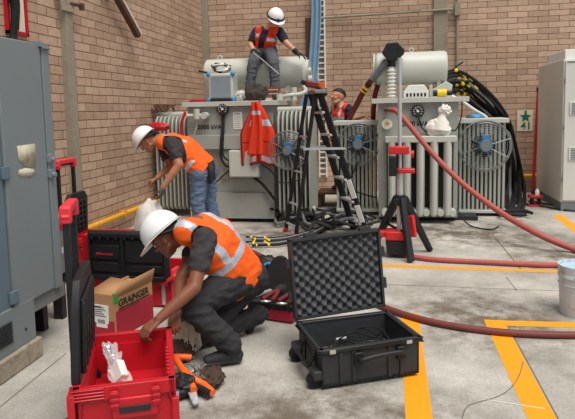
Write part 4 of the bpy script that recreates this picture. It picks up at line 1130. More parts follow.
def rolling_box(label, o, ang, h=.33, W=.52, D=.42, handle_h=1.18, lid_open=True, lx=0.0, ly=None, hx=-.05, lid_h=.62, hy=(.06, .20), wheels=True, group='red rolling tool boxes'):
    """origin: front left bottom corner; x to the right along the front, y into depth"""
    M = frame4(o, (cos(ang), sin(ang), 0), (-sin(ang), cos(ang), 0))
    r = thing('rolling_toolbox', label, 'toolbox', V(o), group)
    t = .025
    mb = MB().b(.02, W - .02, .02, D - .02, .05, .09)                       # bottom
    mb.b(0.01, W - .01, 0.01, t + .01, .05, h - .06).b(0.01, W - .01, D - t - .01, D - .01, .05, h - .06)
    mb.b(0.01, t + .01, .01, D - .01, .05, h - .06).b(W - t - .01, W - .01, .01, D - .01, .05, h - .06)
    part('body', xf(mb, M), M_RED, r, bev=.006)
    mb = MB()
    mb.b(-.01, W + .01, -.012, t, h - .07, h).b(-.01, W + .01, D - t, D + .012, h - .07, h).b(-.012, t, -.012, D + .012, h - .07, h).b(W - t, W + .012, -.012, D + .012, h - .07, h)
    for k in range(8): mb.b(W - .03, W - .012, .04 + k * .045, .06 + k * .045, h, h + .012)
    mb.b(-.035, .0, -.02, .1, .28 * h, h - .03).b(W - .01, W + .025, -.02, .05, .0 + .04, h - .1)
    for k in range(4): mb.b(-.02, .14, -.02, -.012, h - .06 + k * .016, h - .052 + k * .016)
    part('rim', xf(mb, M), M_RED, r, bev=.006)
    mb = MB().b(W * .36, W * .84, -.025, .012, h - .17, h - .065)
    lp = part('latch_panel', xf(mb, M), M_RED, r, bev=.008)
    part('name_plate', xf(MB().b(W * .44, W * .76, -.032, -.025, h - .14, h - .105), M), M_DKSTEEL, lp, bev=.004)
    for q in (.36, .78):
        mb = MB().b(W * q, W * q + .035, -.036, -.02, h - .115, h - .02)
        for k in range(3): mb.b(W * q - .004, W * q + .039, -.042, -.036, h - .10 + k * .03, h - .085 + k * .03)
        part('latch', xf(mb, M), M_RED, r, bev=.004)
    part('trim_strip', xf(MB().b(W + .012, W + .026, .005, .03, .05, h - .09), M), M_ALU, r, label='pale strip painted as the lit edge')
    part('corner_guard', xf(MB().ell((.09, -.015, .06), (.085, .03, .075)), M), M_DKSTEEL, r)
    # handle
    for y in hy:
        part('handle_tube', xf(MB().b(hx - .018, hx + .018, y - .014, y + .014, .1, handle_h - .04), M), M_BLACK, r, bev=.004)
    y0, y1 = hy
    mb = MB().bar((hx, y0 - .02, handle_h - .04), (hx + .0, y0 + .02, handle_h + .02), .05, .05).bar((hx, y1 + .02, handle_h - .04), (hx, y1 - .02, handle_h + .02), .05, .05)
    mb.b(hx - .028, hx + .028, y0 - .02, y1 + .02, handle_h - .012, handle_h + .035).b(hx - .03, hx + .03, y0 - .03, y0 + .02, handle_h - .06, handle_h + .03).b(hx - .03, hx + .03, y1 - .02, y1 + .03, handle_h - .06, handle_h + .03)
    g = part('grip', xf(mb, M), M_GRIP, r, bev=.01)
    part('grip_core', xf(MB().b(hx - .012, hx + .012, y0 + .02, y1 - .02, handle_h - .03, handle_h - .012), M), M_BLACK, g)
    if lid_open:
        # lid standing open at the handle end, seen almost edge-on
        mb = MB()
        L0, L1 = ly or (.0, D)
        mb.prism([(L0, .0), (L0, lid_h * .72), (L0 + .10, lid_h), (L1 - .06, lid_h), (L1, lid_h * .85), (L1, 0)], (0, 0, h), (0, 1, 0), (0, 0, 1), .045)
        for k in range(6):
            z = h + .05 + k * (lid_h - .1) / 6; mb.b(.045, .062, L0 + .05, L1 - .06, z, z + .03)
        for k in range(5):
            y = L0 + .05 + k * (L1 - L0 - .1) / 4.5; mb.b(.045, .068, y, y + .03, h + .03, h + lid_h * .8)
        mb.b(-.015, .0, L0 + .12, L1 - .05, h + .06, h + lid_h - .06)
        mb.v = [V((p.x + .14 * (p.z - h) * .25 - .02 + lx, p.y, p.z)) for p in mb.v]
        part('lid', xf(mb, M), M_BLACK, r, bev=.012)
    if wheels:
        for y in (.05, D - .05):
            part('wheel', xf(MB().cyl((-.02, y - .03, .08), (-.02, y + .03, .08), .08, n=20), M), M_BLACK2, r)
    return r, M

ang = .40; oa = G(176, 377, .33) - V((cos(ang), sin(ang), 0)) * .485
box_a, MA = rolling_box('open red rolling tool box in the left foreground holding a bagged part', (oa.x, oa.y, 0), ang, h=.33, W=.47, D=.70, handle_h=1.15, hx=-.035, lx=-.0, lid_h=.50, hy=(.30, .55), ly=(.04, .60))
box_c, MC = rolling_box('red rolling tool box at the back with tall handle beside the switchgear', (-3.14, 5.06, 0), .05, h=.45, W=.52, D=.45, handle_h=1.18, hx=-.06, lid_h=.42, hy=(.06, .36))

# tool box with upright black lid, behind the carton
def lid_box():
    o = V((-2.56, 4.52, 0)); ang = -.03; W, D, h = .74, .5, .30
    M = frame4(o, (cos(ang), sin(ang), 0), (-sin(ang), cos(ang), 0))
    r = thing('tool_chest', 'red tool chest with black ribbed lid upright, behind kneeling worker and carton', 'toolbox', o)
    mb = MB().b(0, W, 0, .025, .02, h - .04).b(0, W, D - .025, D, .02, h).b(0, .025, 0, D, .02, h).b(W - .025, W, 0, D, .02, h).b(0, W, 0, D, .02, .05)
    part('body', xf(mb, M), M_RED, r, bev=.006)
    part('corner_post', xf(MB().b(-.07, .0, -.02, .12, .02, .62), M), M_RED, r, bev=.006)
    mb = MB().b(W - .09, W - .06, -.02, 0, .03, .2); part('trim_strip', xf(mb, M), M_ALU, r, label='pale strip painted as the lit edge')
    mb = MB().b(W - .1, W - .03, -.035, 0, .2, .26).bar((W - .07, -.03, .22), (W + .06, -.05, .30), .05, .03).b(W - .0, W + .03, -.03, .1, .02, .34)
    part('latch', xf(mb, M), M_GRIP, r, bev=.006)
    z0, z1 = .225, .665
    mb = MB().b(.0, W, -.06, .0, z0, z1)
    lid = part('lid', xf(mb, M), M_BLACK, r, bev=.02)
    mb = MB()
    mb.b(.04, .30, -.075, -.06, z0 + .20, z1 - .12).b(.36, .70, -.075, -.06, z0 + .18, z1 - .08).b(.04, .70, -.078, -.06, z0 + .03, z0 + .06).b(.05, .28, -.072, -.06, z0 + .09, z0 + .17).b(.38, .68, -.072, -.06, z0 + .09, z0 + .15)
    mb.b(.02, .035, -.08, -.06, z0 + .03, z1 - .03).b(.32, .34, -.08, -.06, z0 + .03, z1 - .03).b(W - .035, W - .02, -.08, -.06, z0 + .03, z1 - .03)
    mb.b(.03, W - .03, -.085, -.04, z1 - .05, z1 - .015)
    for k in range(9): mb.b(.05 + k * .075, .07 + k * .075, -.09, -.06, z1 - .07, z1 - .05)
    part('rib', xf(mb, M), M_BLACK, lid, bev=.005)
    p = M @ V((.09, -.079, z0 + .235)); q = M @ V((1, 0, 0)) - M @ V((0, 0, 0))
    mk('logo', text_mesh('Milwaukee', p, q, (0, 0, 1), .16, shear=.25, bold=.02), M_REDLOGO, lid)
    part('label', xf(MB().b(.42, .56, -.064, -.06, z0 + .01, z0 + .028), M), M_LABEL, lid)
lid_box()

# carton
def carton():
    o = V((-2.215, 3.83, 0)); c = G(117, 338); e = G(143, 316)
    ex = V((c.x - o.x, c.y - o.y, 0)); 
    ex = V((.215, -.05, 0)); ey = V((e.x - c.x, e.y - c.y, 0))
    M = frame4(o, ex, ey); W = .235; D = .46; h = .335
    M2 = frame4(o, ex, V((-ex.y, ex.x, 0)))
    r = thing('cardboard_box', 'tall cardboard carton with red panels and flap open, standing behind the open toolbox', 'box', o)
    up = .035
    mb = MB().b(0, W, 0, D, 0, h - .02).b(0, W, .0, .012, h - .02, h).b(0, .012, 0, D, h - .02, h)
    part('body', xf(mb, M2), M_CARD, r, bev=.004)
    part('red_panel', xf(MB().b(.02, W - .0, -.002, 0, .0, h * .42).b(W, W + .002, .02, D, .0, h * .62), M2), M_CARDR, r, label='dark red printed panels')
    mb = MB().add([V((W, .0, h - .02)), V((W, D, h - .02)), V((W + .015, D + .02, h + .08)), V((W + .015, .05, h + .06))], [(0, 1, 2, 3)])
    fl1 = part('flap', xf(mb, M2), M_CARD, r, solid=.006)
    mb = MB().add([V((0, 0, h)), V((W, 0, h)), V((W, .26, h + .03)), V((0, .26, h + .045))], [(0, 1, 2, 3)])
    part('flap', xf(mb, M2), M_CARD, r, solid=.006)
    part('green_tape', xf(MB().b(W - .012, W + .004, -.0, .05, h - .06, h + .012), M2), M_GREEN, r, label='torn green tape')
    lb = part('shipping_label', xf(MB().b(.05, .185, -.004, 0, .12, .255).b(.07, .17, -.0045, 0, .085, .12), M2), M_LABEL, r)
    mb = MB()
    for k in range(5): mb.b(.06, .16 - .015 * (k % 3), -.006, -.004, .17 + k * .016, .174 + k * .016)
    for k in range(7): mb.b(.085 + k * .010, .089 + k * .010, -.006, -.004, .115, .145)
    mb.b(.06, .12, -.006, -.004, .235, .245)
    part('print', xf(mb, M2), M_INK, lb)
    n = M2 @ V((W + .0035, .05, h * .70)); dv = (M2 @ V((0, 1, 0))) - (M2 @ V((0, 0, 0)))
    mk('lettering', text_mesh('GRAINGER', n, dv, (0, 0, 1), .36, bold=.025), M_INK, r)
    mb = MB().b(W + .001, W + .003, .05, .42, h * .64, h * .665).b(W + .001, W + .003, .05, .30, h * .6, h * .61)
    part('underline', xf(mb, M2), M_INK, r)
carton()

# bagged part in the open tool box
q0 = G(112, 340, .40); 
bp0 = MA @ V((.17, .47, .20)); bp1 = MA @ V((.25, .20, .22))
p_top = P(108, 343, 3.02); p_bot = P(121, 382, 2.84)
mb = MB()
def bagf(u, v):
    c = p_top.lerp(p_bot, v); w = .055 + .05 * v + .012 * sin(v * 9)
    a = u * 2 * pi; rr = (.3 + .7 * math.sin(pi * min(1, .15 + v * .8)))
    j = .014 * noise.noise(V((cos(a) * 2, sin(a) * 2, v * 7)))
    return c + V((cos(a) * (w * .62 + j), sin(a) * (.03 * rr + j), j * 2))
bgr = thing('bagged_part', 'clear plastic bag with silver part and white label inside the open toolbox', 'bag', p_bot)
part('film', mb.grid(bagf, 24, 20), M_CLEAR, bgr)
mb = MB()
for k in range(10):
    t0 = .12 + .05 * k; c = p_top.lerp(p_bot, t0); mb.ell(c + V((rnd.uniform(-.025, .025), .0, 0)), (.02, .015, .022), n=10, k=6, amp=.3, seed=k)
part('metal_part', mb, M_ALU, bgr)
c = p_top.lerp(p_bot, .78); d = (p_bot - p_top).normalized()
part('label', MB().bar(c - d * .055, c + d * .055, .10, .05, up=(0, 1, 0)), M_LABEL, bgr, bev=.006)

# ================================================================== BLACK TRANSPORT CASE
def case():
    fl = G(322, 391); fr = G(419, 376); bl = G(299, 357)
    ex = (fr - fl).normalized(); ey = V((-ex.y, ex.x, 0)); W = (fr - fl).length; D = .47
    o = V((fl.x, fl.y, 0)); M = frame4(o, ex, ey); h = .255
    r = thing('equipment_case', 'open black wheeled case with egg-crate foam lid on the yellow line', 'case', o)
    t = .02
    mb = MB().b(0, W, 0, t, .02, h).b(0, W, D - t, D, .02, h).b(0, t, 0, D, .02, h).b(W - t, W, 0, D, .02, h).b(0, W, 0, D, .02, .045)
    for x in (.12, .2, W - .2, W - .12): mb.b(x - .012, x + .012, -.012, 0, .03, h - .03)
    for y in (.12, .34): mb.b(-.012, 0, y - .02, y + .02, .03, h - .03).b(W, W + .012, y - .02, y + .02, .03, h - .03)
    part('shell', xf(mb, M), M_CASE, r, bev=.012)
    e = .018
    mb = MB().b(-e, W + e, -e, t, h - .03, h).b(-e, W + e, D - t, D + e, h - .03, h).b(-e, t, -e, D + e, h - .03, h).b(W - t, W + e, -e, D + e, h - .03, h)
    part('rim', xf(mb, M), M_CASE, r, bev=.008)
    part('floor_pad', xf(MB().b(t, W - t, t, D - t, .045, .07).b(.03, .33, .06, .24, .07, .10), M), M_FOAM, r, bev=.006)
    mb = MB().tube([(W * .36, -.02, h - .085), (W * .37, -.055, h - .075), (W * .5, -.062, h - .06), (W * .68, -.062, h - .055), (W * .79, -.055, h - .06), (W * .8, -.02, h - .07)], .016, 10)
    hd = part('handle', xf(mb, M), M_BLACK, r)
    for q in (.36, .8): part('handle_mount', xf(MB().b(W * q - .03, W * q + .03, -.03, 0, h - .12, h - .04), M), M_BLACK, hd, bev=.006)
    for q in (.10, .88): part('latch_plate', xf(MB().b(W * q - .018, W * q + .018, -.024, -.018, h - .028, h - .006), M), M_ALU, r)
    for y in (.03, D - .05):
        part('wheel', xf(MB().cyl((-.03, y - .0, .045), (-.03, y + .05, .045), .045, n=18).cyl((-.06, y+.02, .045), (-.02, y+.02, .045), .015), M), M_BLACK2, r)
        part('wheel_housing', xf(MB().b(-.05, .02, y - .03, y + .08, .06, .12), M), M_CASE, r, bev=.01)
    mb = MB().tube([(-.02, .10, .17), (-.05, .12, .12), (-.05, .3, .12), (-.02, .34, .17)], .013)
    part('side_handle', xf(mb, M), M_BLACK, r)
    # lid: local frame tilted back a little
    lt = P(288, 234, 4.02); lh_ = .545; A = radians(4)
    lz = V((-.045, sin(A), cos(A))).normalized(); R = M.to_3x3()
    M3 = M.copy(); bx_ = R @ V((-.012, D + .028, 0)); M3.translation = V(o) + bx_ + V((0, 0, h - .005))
    zz = (R @ V((-.04, sin(A), 1))).normalized(); xx = (R @ V((1, 0, 0))); xx = (xx - zz * xx.dot(zz)).normalized(); yy = zz.cross(xx)
    for i in range(3): M3[i][0] = xx[i]; M3[i][1] = yy[i]; M3[i][2] = zz[i]
    W2 = W + .02; th = .075; e2 = .016
    mb = MB().b(0, W2, th - .02, th, 0, lh_).b(0, e2, 0, th, 0, lh_).b(W2 - e2, W2, 0, th, 0, lh_).b(0, W2, 0, th, 0, e2).b(0, W2, 0, th, lh_ - e2, lh_)
    for z in (.16, .38): mb.b(-.025, 0, .02, .06, z - .025, z + .025).b(W2, W2 + .03, .02, .06, z - .035, z + .035)
    for x in (.15, .55): mb.b(x - .04, x + .04, .015, .06, lh_, lh_ + .025)
    ld = part('lid', xf(mb, M3), M_CASE, r, bev=.012)
    nx, nz = 17.0, 14.0
    def foam(u, v):
        a = u * nx * pi; b_ = v * nz * pi
        return (e2 + u * (W2 - 2 * e2), .006 + .046 * (.5 - .5 * sin(a) * sin(b_)) , e2 + v * (lh_ - 2 * e2))
    part('egg_crate_foam', xf(MB().grid(foam, 150, 130), M3), M_FOAM, ld)
    return M, W, D, h
MCASE, WC, DC, HC = case()
mb = MB()
def T3(x, y, z): return MCASE @ V((x, y, z))
for k in range(5):
    pts = []; cx_, cy_ = .33 + rnd.uniform(-.03, .05), .24 + rnd.uniform(-.03, .03)
    for i in range(10):
        a = i * .7 + k; rr = .09 + .05 * rnd.random(); pts.append(T3(cx_ + cos(a) * rr * 1.4, cy_ + sin(a) * rr, .112 + .02 * k + .03 * rnd.random()))
    mb.tube(pts, .005, 6)
mb.tube([T3(.30, .25, .2), T3(.2, .22, .21), T3(.1, .15, .15), T3(.12, .09, .11), T3(.18, .08, .105)], .006, 6)
cbl = thing('test_cable', 'tangled black cables lying inside the open case', 'cable', T3(.33, .24, .1))
part('cable', mb, M_BLACK2, cbl)
part('connector', MB().cyl(T3(.17, .22, .205), T3(.24, .235, .205), .011, n=10), M_ALU, cbl, label='small silver connector')

# ================================================================== LADDER
def ladder():
    FN, FF = V((-.30, 7.42, 0)), V((-.50, 7.86, 0)); RN, RF = V((-1.215, 7.24, 0)), V((-1.41, 7.60, 0))
    tn = V((-.88, 7.36, 1.86)); tf = V((-1.03, 7.62, 1.86))
    r = thing('step_ladder', 'black step ladder with silver steps standing open before the transformers', 'ladder', V((-.85, 7.5, 0)))
    for a, b_ in ((tn, FN), (tf, FF)):
        part('rail', MB().bar(a, b_, .032, .09, up=(b_ - a).cross(V((.4, .9, 0)))), M_BLACK, r, bev=.004)
    for a, b_ in ((tn + V((-.06, 0, 0)), RN), (tf + V((-.06, 0, 0)), RF)):
        part('rear_rail', MB().bar(a, b_, .026, .048, up=(b_ - a).cross(V((.4, .9, 0)))), M_BLACK, r, bev=.003)
    for k in range(6):
        t = (k + .85) / 6.4; a = tn.lerp(FN, t); b_ = tf.lerp(FF, t)
        part('step', MB().bar(a, b_, .11, .03, up=(0, 0, 1)), M_ALU, r, bev=.004)
    for t in (.3, .55, .78, .93):
        a = (tn + V((-.06, 0, 0))).lerp(RN, t); b_ = (tf + V((-.06, 0, 0))).lerp(RF, t)
        part('rear_brace', MB().bar(a, b_, .03, .02), M_ALU, r)
    a = tn.lerp(FN, .38); b_ = (tn + V((-.06, 0, 0))).lerp(RN, .38)
    part('spreader', MB().bar(a + V((.1, -.05, 0)), b_ + V((-.05, -.05, 0)), .012, .03), M_ALU, r)
    a = tf.lerp(FF, .38); b_ = (tf + V((-.06, 0, 0))).lerp(RF, .38)
    part('spreader', MB().bar(a, b_, .012, .03), M_ALU, r)
    mb = MB().bar(tn + V((.02, -.06, .02)), tf + V((.02, .06, .02)), .16, .05)
    part('top_cap', mb, M_PLIN, r, bev=.012)
    for t0, t1 in ((.60, .73), (.78, .90)):
        a = tn.lerp(FN, t0); b_ = tn.lerp(FN, t1); nrm = V((0.25, -.97, 0)).normalized() * .06
        part('warning_label', MB().bar(tn.lerp(FN, t0) + V((.0, -.024, 0)), tn.lerp(FN, t1) + V((0, -.024, 0)), .012, .07, up=(FN - tn).cross(V((.4, .9, 0)))), M_LABEL, r)
    for p in (FN, FF): part('foot', MB().b(p.x - .05, p.x + .05, p.y - .04, p.y + .04, 0, .04), M_BLACK2, r, bev=.006)
    for p in (RN, RF): part('foot', MB().b(p.x - .03, p.x + .03, p.y - .03, p.y + .03, 0, .05), M_RED, r, bev=.006)
    a = tn.lerp(FN, .03) + V((-.07, -.08, .10)); 
    dr = thing('cordless_tool', 'dark red and black cordless tool resting on top of step ladder', 'power tool', tn + V((-.05, 0, .055)))
    c = tn.lerp(tf, .3) + V((-.05, 0, .10))
    part('tool_body', MB().bar(c + V((-.10, -.02, .03)), c + V((.07, 0, .0)), .085, .085, up=(0, 0, 1)), M_DKRED, dr, bev=.02)
    part('tool_grip', MB().bar(c + V((.04, 0, .0)), c + V((.17, -.03, -.13)), .06, .07, up=(0, 1, 0)), M_BLACK, dr, bev=.015)
    part('tool_jaw', MB().bar(c + V((-.10, -.02, .03)), c + V((-.15, -.02, .06)), .05, .06), M_BLACK, dr, bev=.01)
ladder()

# ================================================================== TRIPOD TOWER LIGHT
def tower():
    c = V((.105, 6.42, 0))
    r = thing('tower_light', 'red and black tripod tower light on tall silver mast before the right transformer', 'light', c)
    zt = P(399.5, 58, 6.42).z; zc = P(400, 200, 6.42).z; zh0 = P(400, 170, 6.42).z; zh1 = P(400, 147, 6.42).z
    part('mast', MB().cyl((c.x, c.y, .28), (c.x, c.y, zh0 + .02), .036, n=20).cyl((c.x, c.y, zh0), (c.x, c.y, zt), .022, n=16), M_ALU, r)
    part('collar', MB().cyl((c.x, c.y, zc - .06), (c.x, c.y, zc + .06), .06, n=16).b(c.x - .07, c.x + .07, c.y - .06, c.y + .06, zc - .05, zc + .02), M_BLACK, r, bev=.01)
    feet = [G(411, 263), G(430, 251.5), G(374, 247)]
    for f_ in feet:
        d = V((f_.x - c.x, f_.y - c.y, 0)).normalized()
        a = c + d * .05 + V((0, 0, zc + .02)); b_ = V((f_.x, f_.y, .015))
        l = part('leg', MB().bar(a, b_, .055, .09, up=(0, 0, 1), w1=.075, d1=.05), M_BLACK, r, bev=.008)
        part('brace', MB().bar(c + V((0, 0, .3)) + d * .03, a.lerp(b_, .5), .03, .02), M_BLACK, l)
    d = V((feet[0].x - c.x, feet[0].y - c.y, 0)).normalized(); 
    part('leg_grip', MB().bar(c + V((.12, -.06, zc - .16)), c + V((.15, -.08, .24)), .05, .06), M_REDP, r, bev=.01)
    mb = MB().b(c.x - .16, c.x + .06, c.y - .12, c.y + .12, .20, .30).b(c.x - .26, c.x - .06, c.y - .05, c.y + .05, .22, .29)
    part('base_cover', mb, M_REDP, r, bev=.015)
    part('base_unit', MB().prism([(-.14, .03), (.10, .03), (.12, .20), (-.16, .20)], (c.x, c.y + .11, 0), (1, 0, 0), (0, 0, 1), .22), M_BLACK, r, bev=.02)
    zm = (zh0 + zh1) / 2
    hd = part('head', MB().b(c.x - .12, c.x + .10, c.y - .08, c.y + .06, zm + .05, zh1 + .01), M_REDP, r, bev=.012)
    part('handle', MB().b(c.x - .02, c.x + .16, c.y - .08, c.y + .04, zh0 - .03, zh0 + .02), M_REDP, hd, bev=.012)
    part('battery', MB().b(c.x - .12, c.x - .04, c.y - .1, c.y + .05, zh0 - .06, zm + .03), M_BLACK, hd, bev=.01)
    part('knob', MB().cyl((c.x + .12, c.y - .02, zm + .05), (c.x + .15, c.y - .02, zm + .05), .04, n=14), M_REDP, hd)
tower()

# ================================================================== HOSES AND CABLES
def hose(pts, r, m, label, name='hose', cat='hose', group=None, end=None):
    if end is None: return solo(name, MB().tube(pts, r, 12, sub=10), m, label, cat, group)
hose([P(390, 110, 8.3), P(396, 111, 8.16), P(404, 119, 8.08), P(432, 153, 7.9), P(462, 183, 7.65), P(500, 212, 7.25), P(540, 235, 6.85), G(578, 251, .03), G(600, 262, .03), G(640, 278, .03)],
     .036, M_HOSE, 'pinkish red hose slanting from the right transformer valve down to the floor')
hose([G(405, 255, .028), G(417, 257.5, .028), G(440, 260, .028), G(480, 262, .028), G(520, 264, .028), G(556, 265, .028), G(590, 262, .028)], .028, M_HOSE,
     'straight pink hose along the floor from the tripod light to behind bucket')
hose([G(236, 247, .026), G(250, 251, .026), G(268, 259, .026), G(288, 267, .026), G(320, 280, .026), G(352, 292, .026), G(375, 303, .026), G(394, 311, .026), G(420, 319, .026), G(450, 325.5, .026), G(490, 331, .026), G(530, 334, .026), G(580, 335, .026), G(640, 333, .026)],
     .026, M_HOSE2, 'long dark red hose passing behind the black case to the right edge')
hose([P(351, 117, 9.45), P(357, 108, 9.3), P(365, 92, 9.15), P(372, 80, 9.05), P(384, 65, 8.98), P(389, 58, 8.95)], .05, M_DKRED, None) if False else None
# elbow termination with cable on the porcelain bushing
tc = thing('cable_termination', 'black hexagonal cable elbow with ribbed grey sleeve atop the white bushing', 'cable end', P(391.5, 62, 8.95))
hc_ = P(393, 52, 8.95)
hexp = [(.165 * cos(k * pi / 3 + .1), .15 * sin(k * pi / 3 + .1)) for k in range(6)]
part('elbow', MB().prism(hexp, hc_ + V((0, .1, 0)), (1, 0, 0), (0, 0, 1), .2).cyl(hc_ + V((.1, -.1, 0)), hc_ + V((.1, .1, 0)), .07).cyl(hc_ + V((-.02, 0, 0)), V((hc_.x - .02, 8.95, 2.27)), .06), M_BLACK, tc, bev=.012)
a = P(387, 61, 8.95); b_ = P(371.5, 80, 9.05)
mb = MB(); n = 14
prof = []
for k in range(n): prof += [(.045, k / n * (b_ - a).length), (.062, (k + .5) / n * (b_ - a).length)]
part('ribbed_sleeve', mb.lathe(prof, a, b_ - a, 14), M_PLIN, tc)
c_ = P(363, 92.5, 9.15)
tcab = part('tail', MB().tube([b_, c_, P(356, 106, 9.3), P(350, 118, 9.4), P(345, 135, 9.5), P(343, 160, 9.5)], .045, 10), M_DKRED, tc)
for t in (.25, .55, .85):
    q = b_.lerp(c_, t); part('tape', MB().cyl(q, q.lerp(c_, .22 / (1 - t + .25)), .052, n=12), M_YELTAPE if t > .3 else M_BLACK, tcab)
solo('power_cable', MB().tube([P(385, 66, 9.25), P(379, 82, 9.3), P(375, 95, 9.3), P(373.5, 110, 9.4), P(373, 125, 9.6), P(372, 150, 9.65)], .04, 10), M_DKRED, 'dark red cable hanging straight down left of the white bushing', 'cable')

# bundle of black cables leaving the right transformer
rnd2 = random.Random(3)
for k in range(13):
    f = k / 12.
    s0 = P(438 + rnd2.uniform(-2, 4), 78 + 16 * f, 9.45 + .1 * rnd2.random())
    top = P(455 + 5 * rnd2.random(), 70.5 + 22 * f, 9.7 + .25 * rnd2.random())
    m1 = P(484 - 14 * f + rnd2.uniform(-2, 2), 88 + 18 * f, 10.0 + .3 * rnd2.random())
    m2 = P(507 - 22 * f * (.7), 116 + 8 * f, 10.15 + .3 * rnd2.random())
    m3 = P(516 - 9 * f + rnd2.uniform(-1, 1), 150, 10.25 + .3 * rnd2.random())
    e0 = P(526 - 20 * f + rnd2.uniform(-3, 3), 190, 10.3 + .3 * rnd2.random())
    g0 = G(522 - 16 * f + rnd2.uniform(-4, 4), 206 + rnd2.uniform(-4, 6), .03 + .012 * (k % 3)); g1 = G(508 - 6 * f, 207 + rnd2.uniform(-3, 6), .03 + .012 * (k % 4))
    pts = [s0, top, m1, m2, m3, e0, g0, g1]
    c = thing('power_cable', 'thick black power cable in the bundle arching from the right transformer to the floor', 'cable', g0, 'black cables of the right transformer')
    part('sheath', MB().tube(pts, .026, 8, sub=7), M_BLACK2 if k not in (4, 9) else M_PLIN, c)
    sp2 = spline([V(p) for p in pts], 7); i0 = 6 + (k % 4)
    tp = MB()
    part('tape', MB().tube(sp2[i0:i0 + 2], .031, 8, smoothpath=False), M_YELTAPE, c)
    part('tape', MB().tube(sp2[i0 + 3:i0 + 5], .031, 8, smoothpath=False), M_YELTAPE if k % 2 else M_BLACK2, c)
solo('bare_wire', MB().tube([P(450, 74, 9.4), P(456, 67, 9.4), P(463, 62, 9.4)], .014, 6), M_BLACK2, 'short stiff wire end sticking up over the black cable bundle', 'wire')
solo('white_cable', MB().tube([P(446, 93, 9.1), P(460, 100, 9.1), P(475, 110, 9.2), P(488, 119, 9.52), P(492, 135, 9.62)], .02, 8), M_WHITE, 'white cable curving below the black bundle behind the right fan', 'cable')
# cable coil on the floor at right
for k in range(3):
    c = G(508 + k * 4, 211 + k * 3, .025); pts = [c + V((cos(a) * (.28 - .03 * k), sin(a) * .16, .03 * k)) for a in [i * pi / 6 for i in range(11)]]
    solo('cable_loop', MB().tube(pts, .024, 8), M_BLACK2, 'black cable end looped on the floor beside the right fan', 'cable', 'cable loops by the right fan')
# lugged cables on the floor behind the kneeling worker
for k in range(6):
    y0 = 235 + k * 1.7
    z = .03
    pts = [G(246 + 3 * (k % 3), y0 + 2, z), G(262, y0 + 3 - .3 * k, z), G(280, y0 + 2.5 - .4 * k, z + .002 * k), G(300, y0 - 1 - .7 * k, z + .004 * k), G(320, y0 - 8 - k, z + .01 * k), G(338, y0 - 20 - k, z + .02), G(350, y0 - 28 - k, z)]
    c = thing('lugged_cable', 'black cable with yellow tape and bare lug on floor behind the kneeling worker', 'cable', pts[0], 'taped cables on the floor')
    sp2 = spline([V(p) for p in pts], 8)
    part('sheath', MB().tube(sp2, .017, 8, smoothpath=False), (M_BLACK2, M_PLIN, M_BLACK2)[k % 3], c)
    part('tape', MB().tube(sp2[3 + k % 2:5 + k % 2], .020, 8, smoothpath=False), M_YELTAPE, c)
    part('tape', MB().tube(sp2[9 + k % 3:11 + k % 3], .020, 8, smoothpath=False), M_YELTAPE, c)
    part('lug', MB().bar(sp2[0], sp2[0] - V((.09, .01, 0)), .04, .012), M_ALU, c)
# loose cables around the ladder feet
rnd3 = random.Random(11)
for k in range(12):
    x0 = rnd3.uniform(300, 345); y0 = rnd3.uniform(196, 222)
    c0 = G(x0, y0 + 8, .02)
    pts = []
    for i in range(7):
        a = rnd3.uniform(0, 6.28); pts.append(V((c0.x + (i - 3) * .16 + rnd3.uniform(-.1, .1), c0.y + rnd3.uniform(-.3, .3), .018 + .05 * rnd3.random() + .1 * (k % 3) * rnd3.random())))
    solo('loose_cable', MB().tube(pts, .02, 7), (M_BLACK2, M_DKSTEEL, M_DKSTEEL, M_PLIN)[k % 4], 'loose cable in the tangle on the floor beneath the step ladder', 'cable', 'loose cables under the ladder')

# ================================================================== ON AND AROUND THE TRANSFORMERS
# hanging safety vest on the left transformer
hv = thing('hanging_vest', 'red-orange safety vest hung on the front of the left transformer', 'vest', P(259, 104, 8.12))
top = P(259.5, 103, 8.13); bl = P(244, 164, 8.03); brr = P(274.5, 165, 8.03)
wz = top.z - bl.z
def vf(u, v):
    hw = .02 + .24 * min(1, v * 2.1) ** .75 * (1 - .0 * v)
    y = 8.02 - .05 * sin(u * pi) - .03 * sin(u * 15 + 2 * v) * min(1, v * 1.5) - .0
    zb = top.z - wz * v * (1 + .02 * sin(u * 9)) - .03 * v * abs(u - .5)
    return V((top.x + (u - .5) * 2 * hw + .0, y, zb))
def vm(u, v):
    if .05 > u or u > .95 or v > .97: return 2
    if abs(u - .5) < .03 and v > .45: return 2
    if .86 < v < .95 and (.1 < u < .42 or .58 < u < .92): return 1
    if .26 < v < .36 and u > .2: return 1
    if .62 < v < .64: return 2
    return 0
part('shell', MB().grid(vf, 40, 60, mf=vm), [M_ORGR, M_SILV, M_DKRED], hv, solid=.012)
def vf2(u, v):
    hw = .045 + .07 * v
    return V((top.x - .02 + (u - .5) * 2 * hw + .02 * sin(v * 4), 7.92 - .025 * sin(u * pi * 3), top.z + .02 - (wz * .86) * v))
def vm2(u, v): return 1 if .17 < v < .26 else 0
part('front_fold', MB().grid(vf2, 20, 40, mf=vm2), [M_ORGR, M_SILV], hv, solid=.012)
part('hook', MB().tube([top + V((0, .0, .0)), top + V((0, .03, .06)), V((top.x, 8.17, 1.83)), V((top.x, 8.3, 1.83))], .008, 6), M_DKSTEEL, hv)

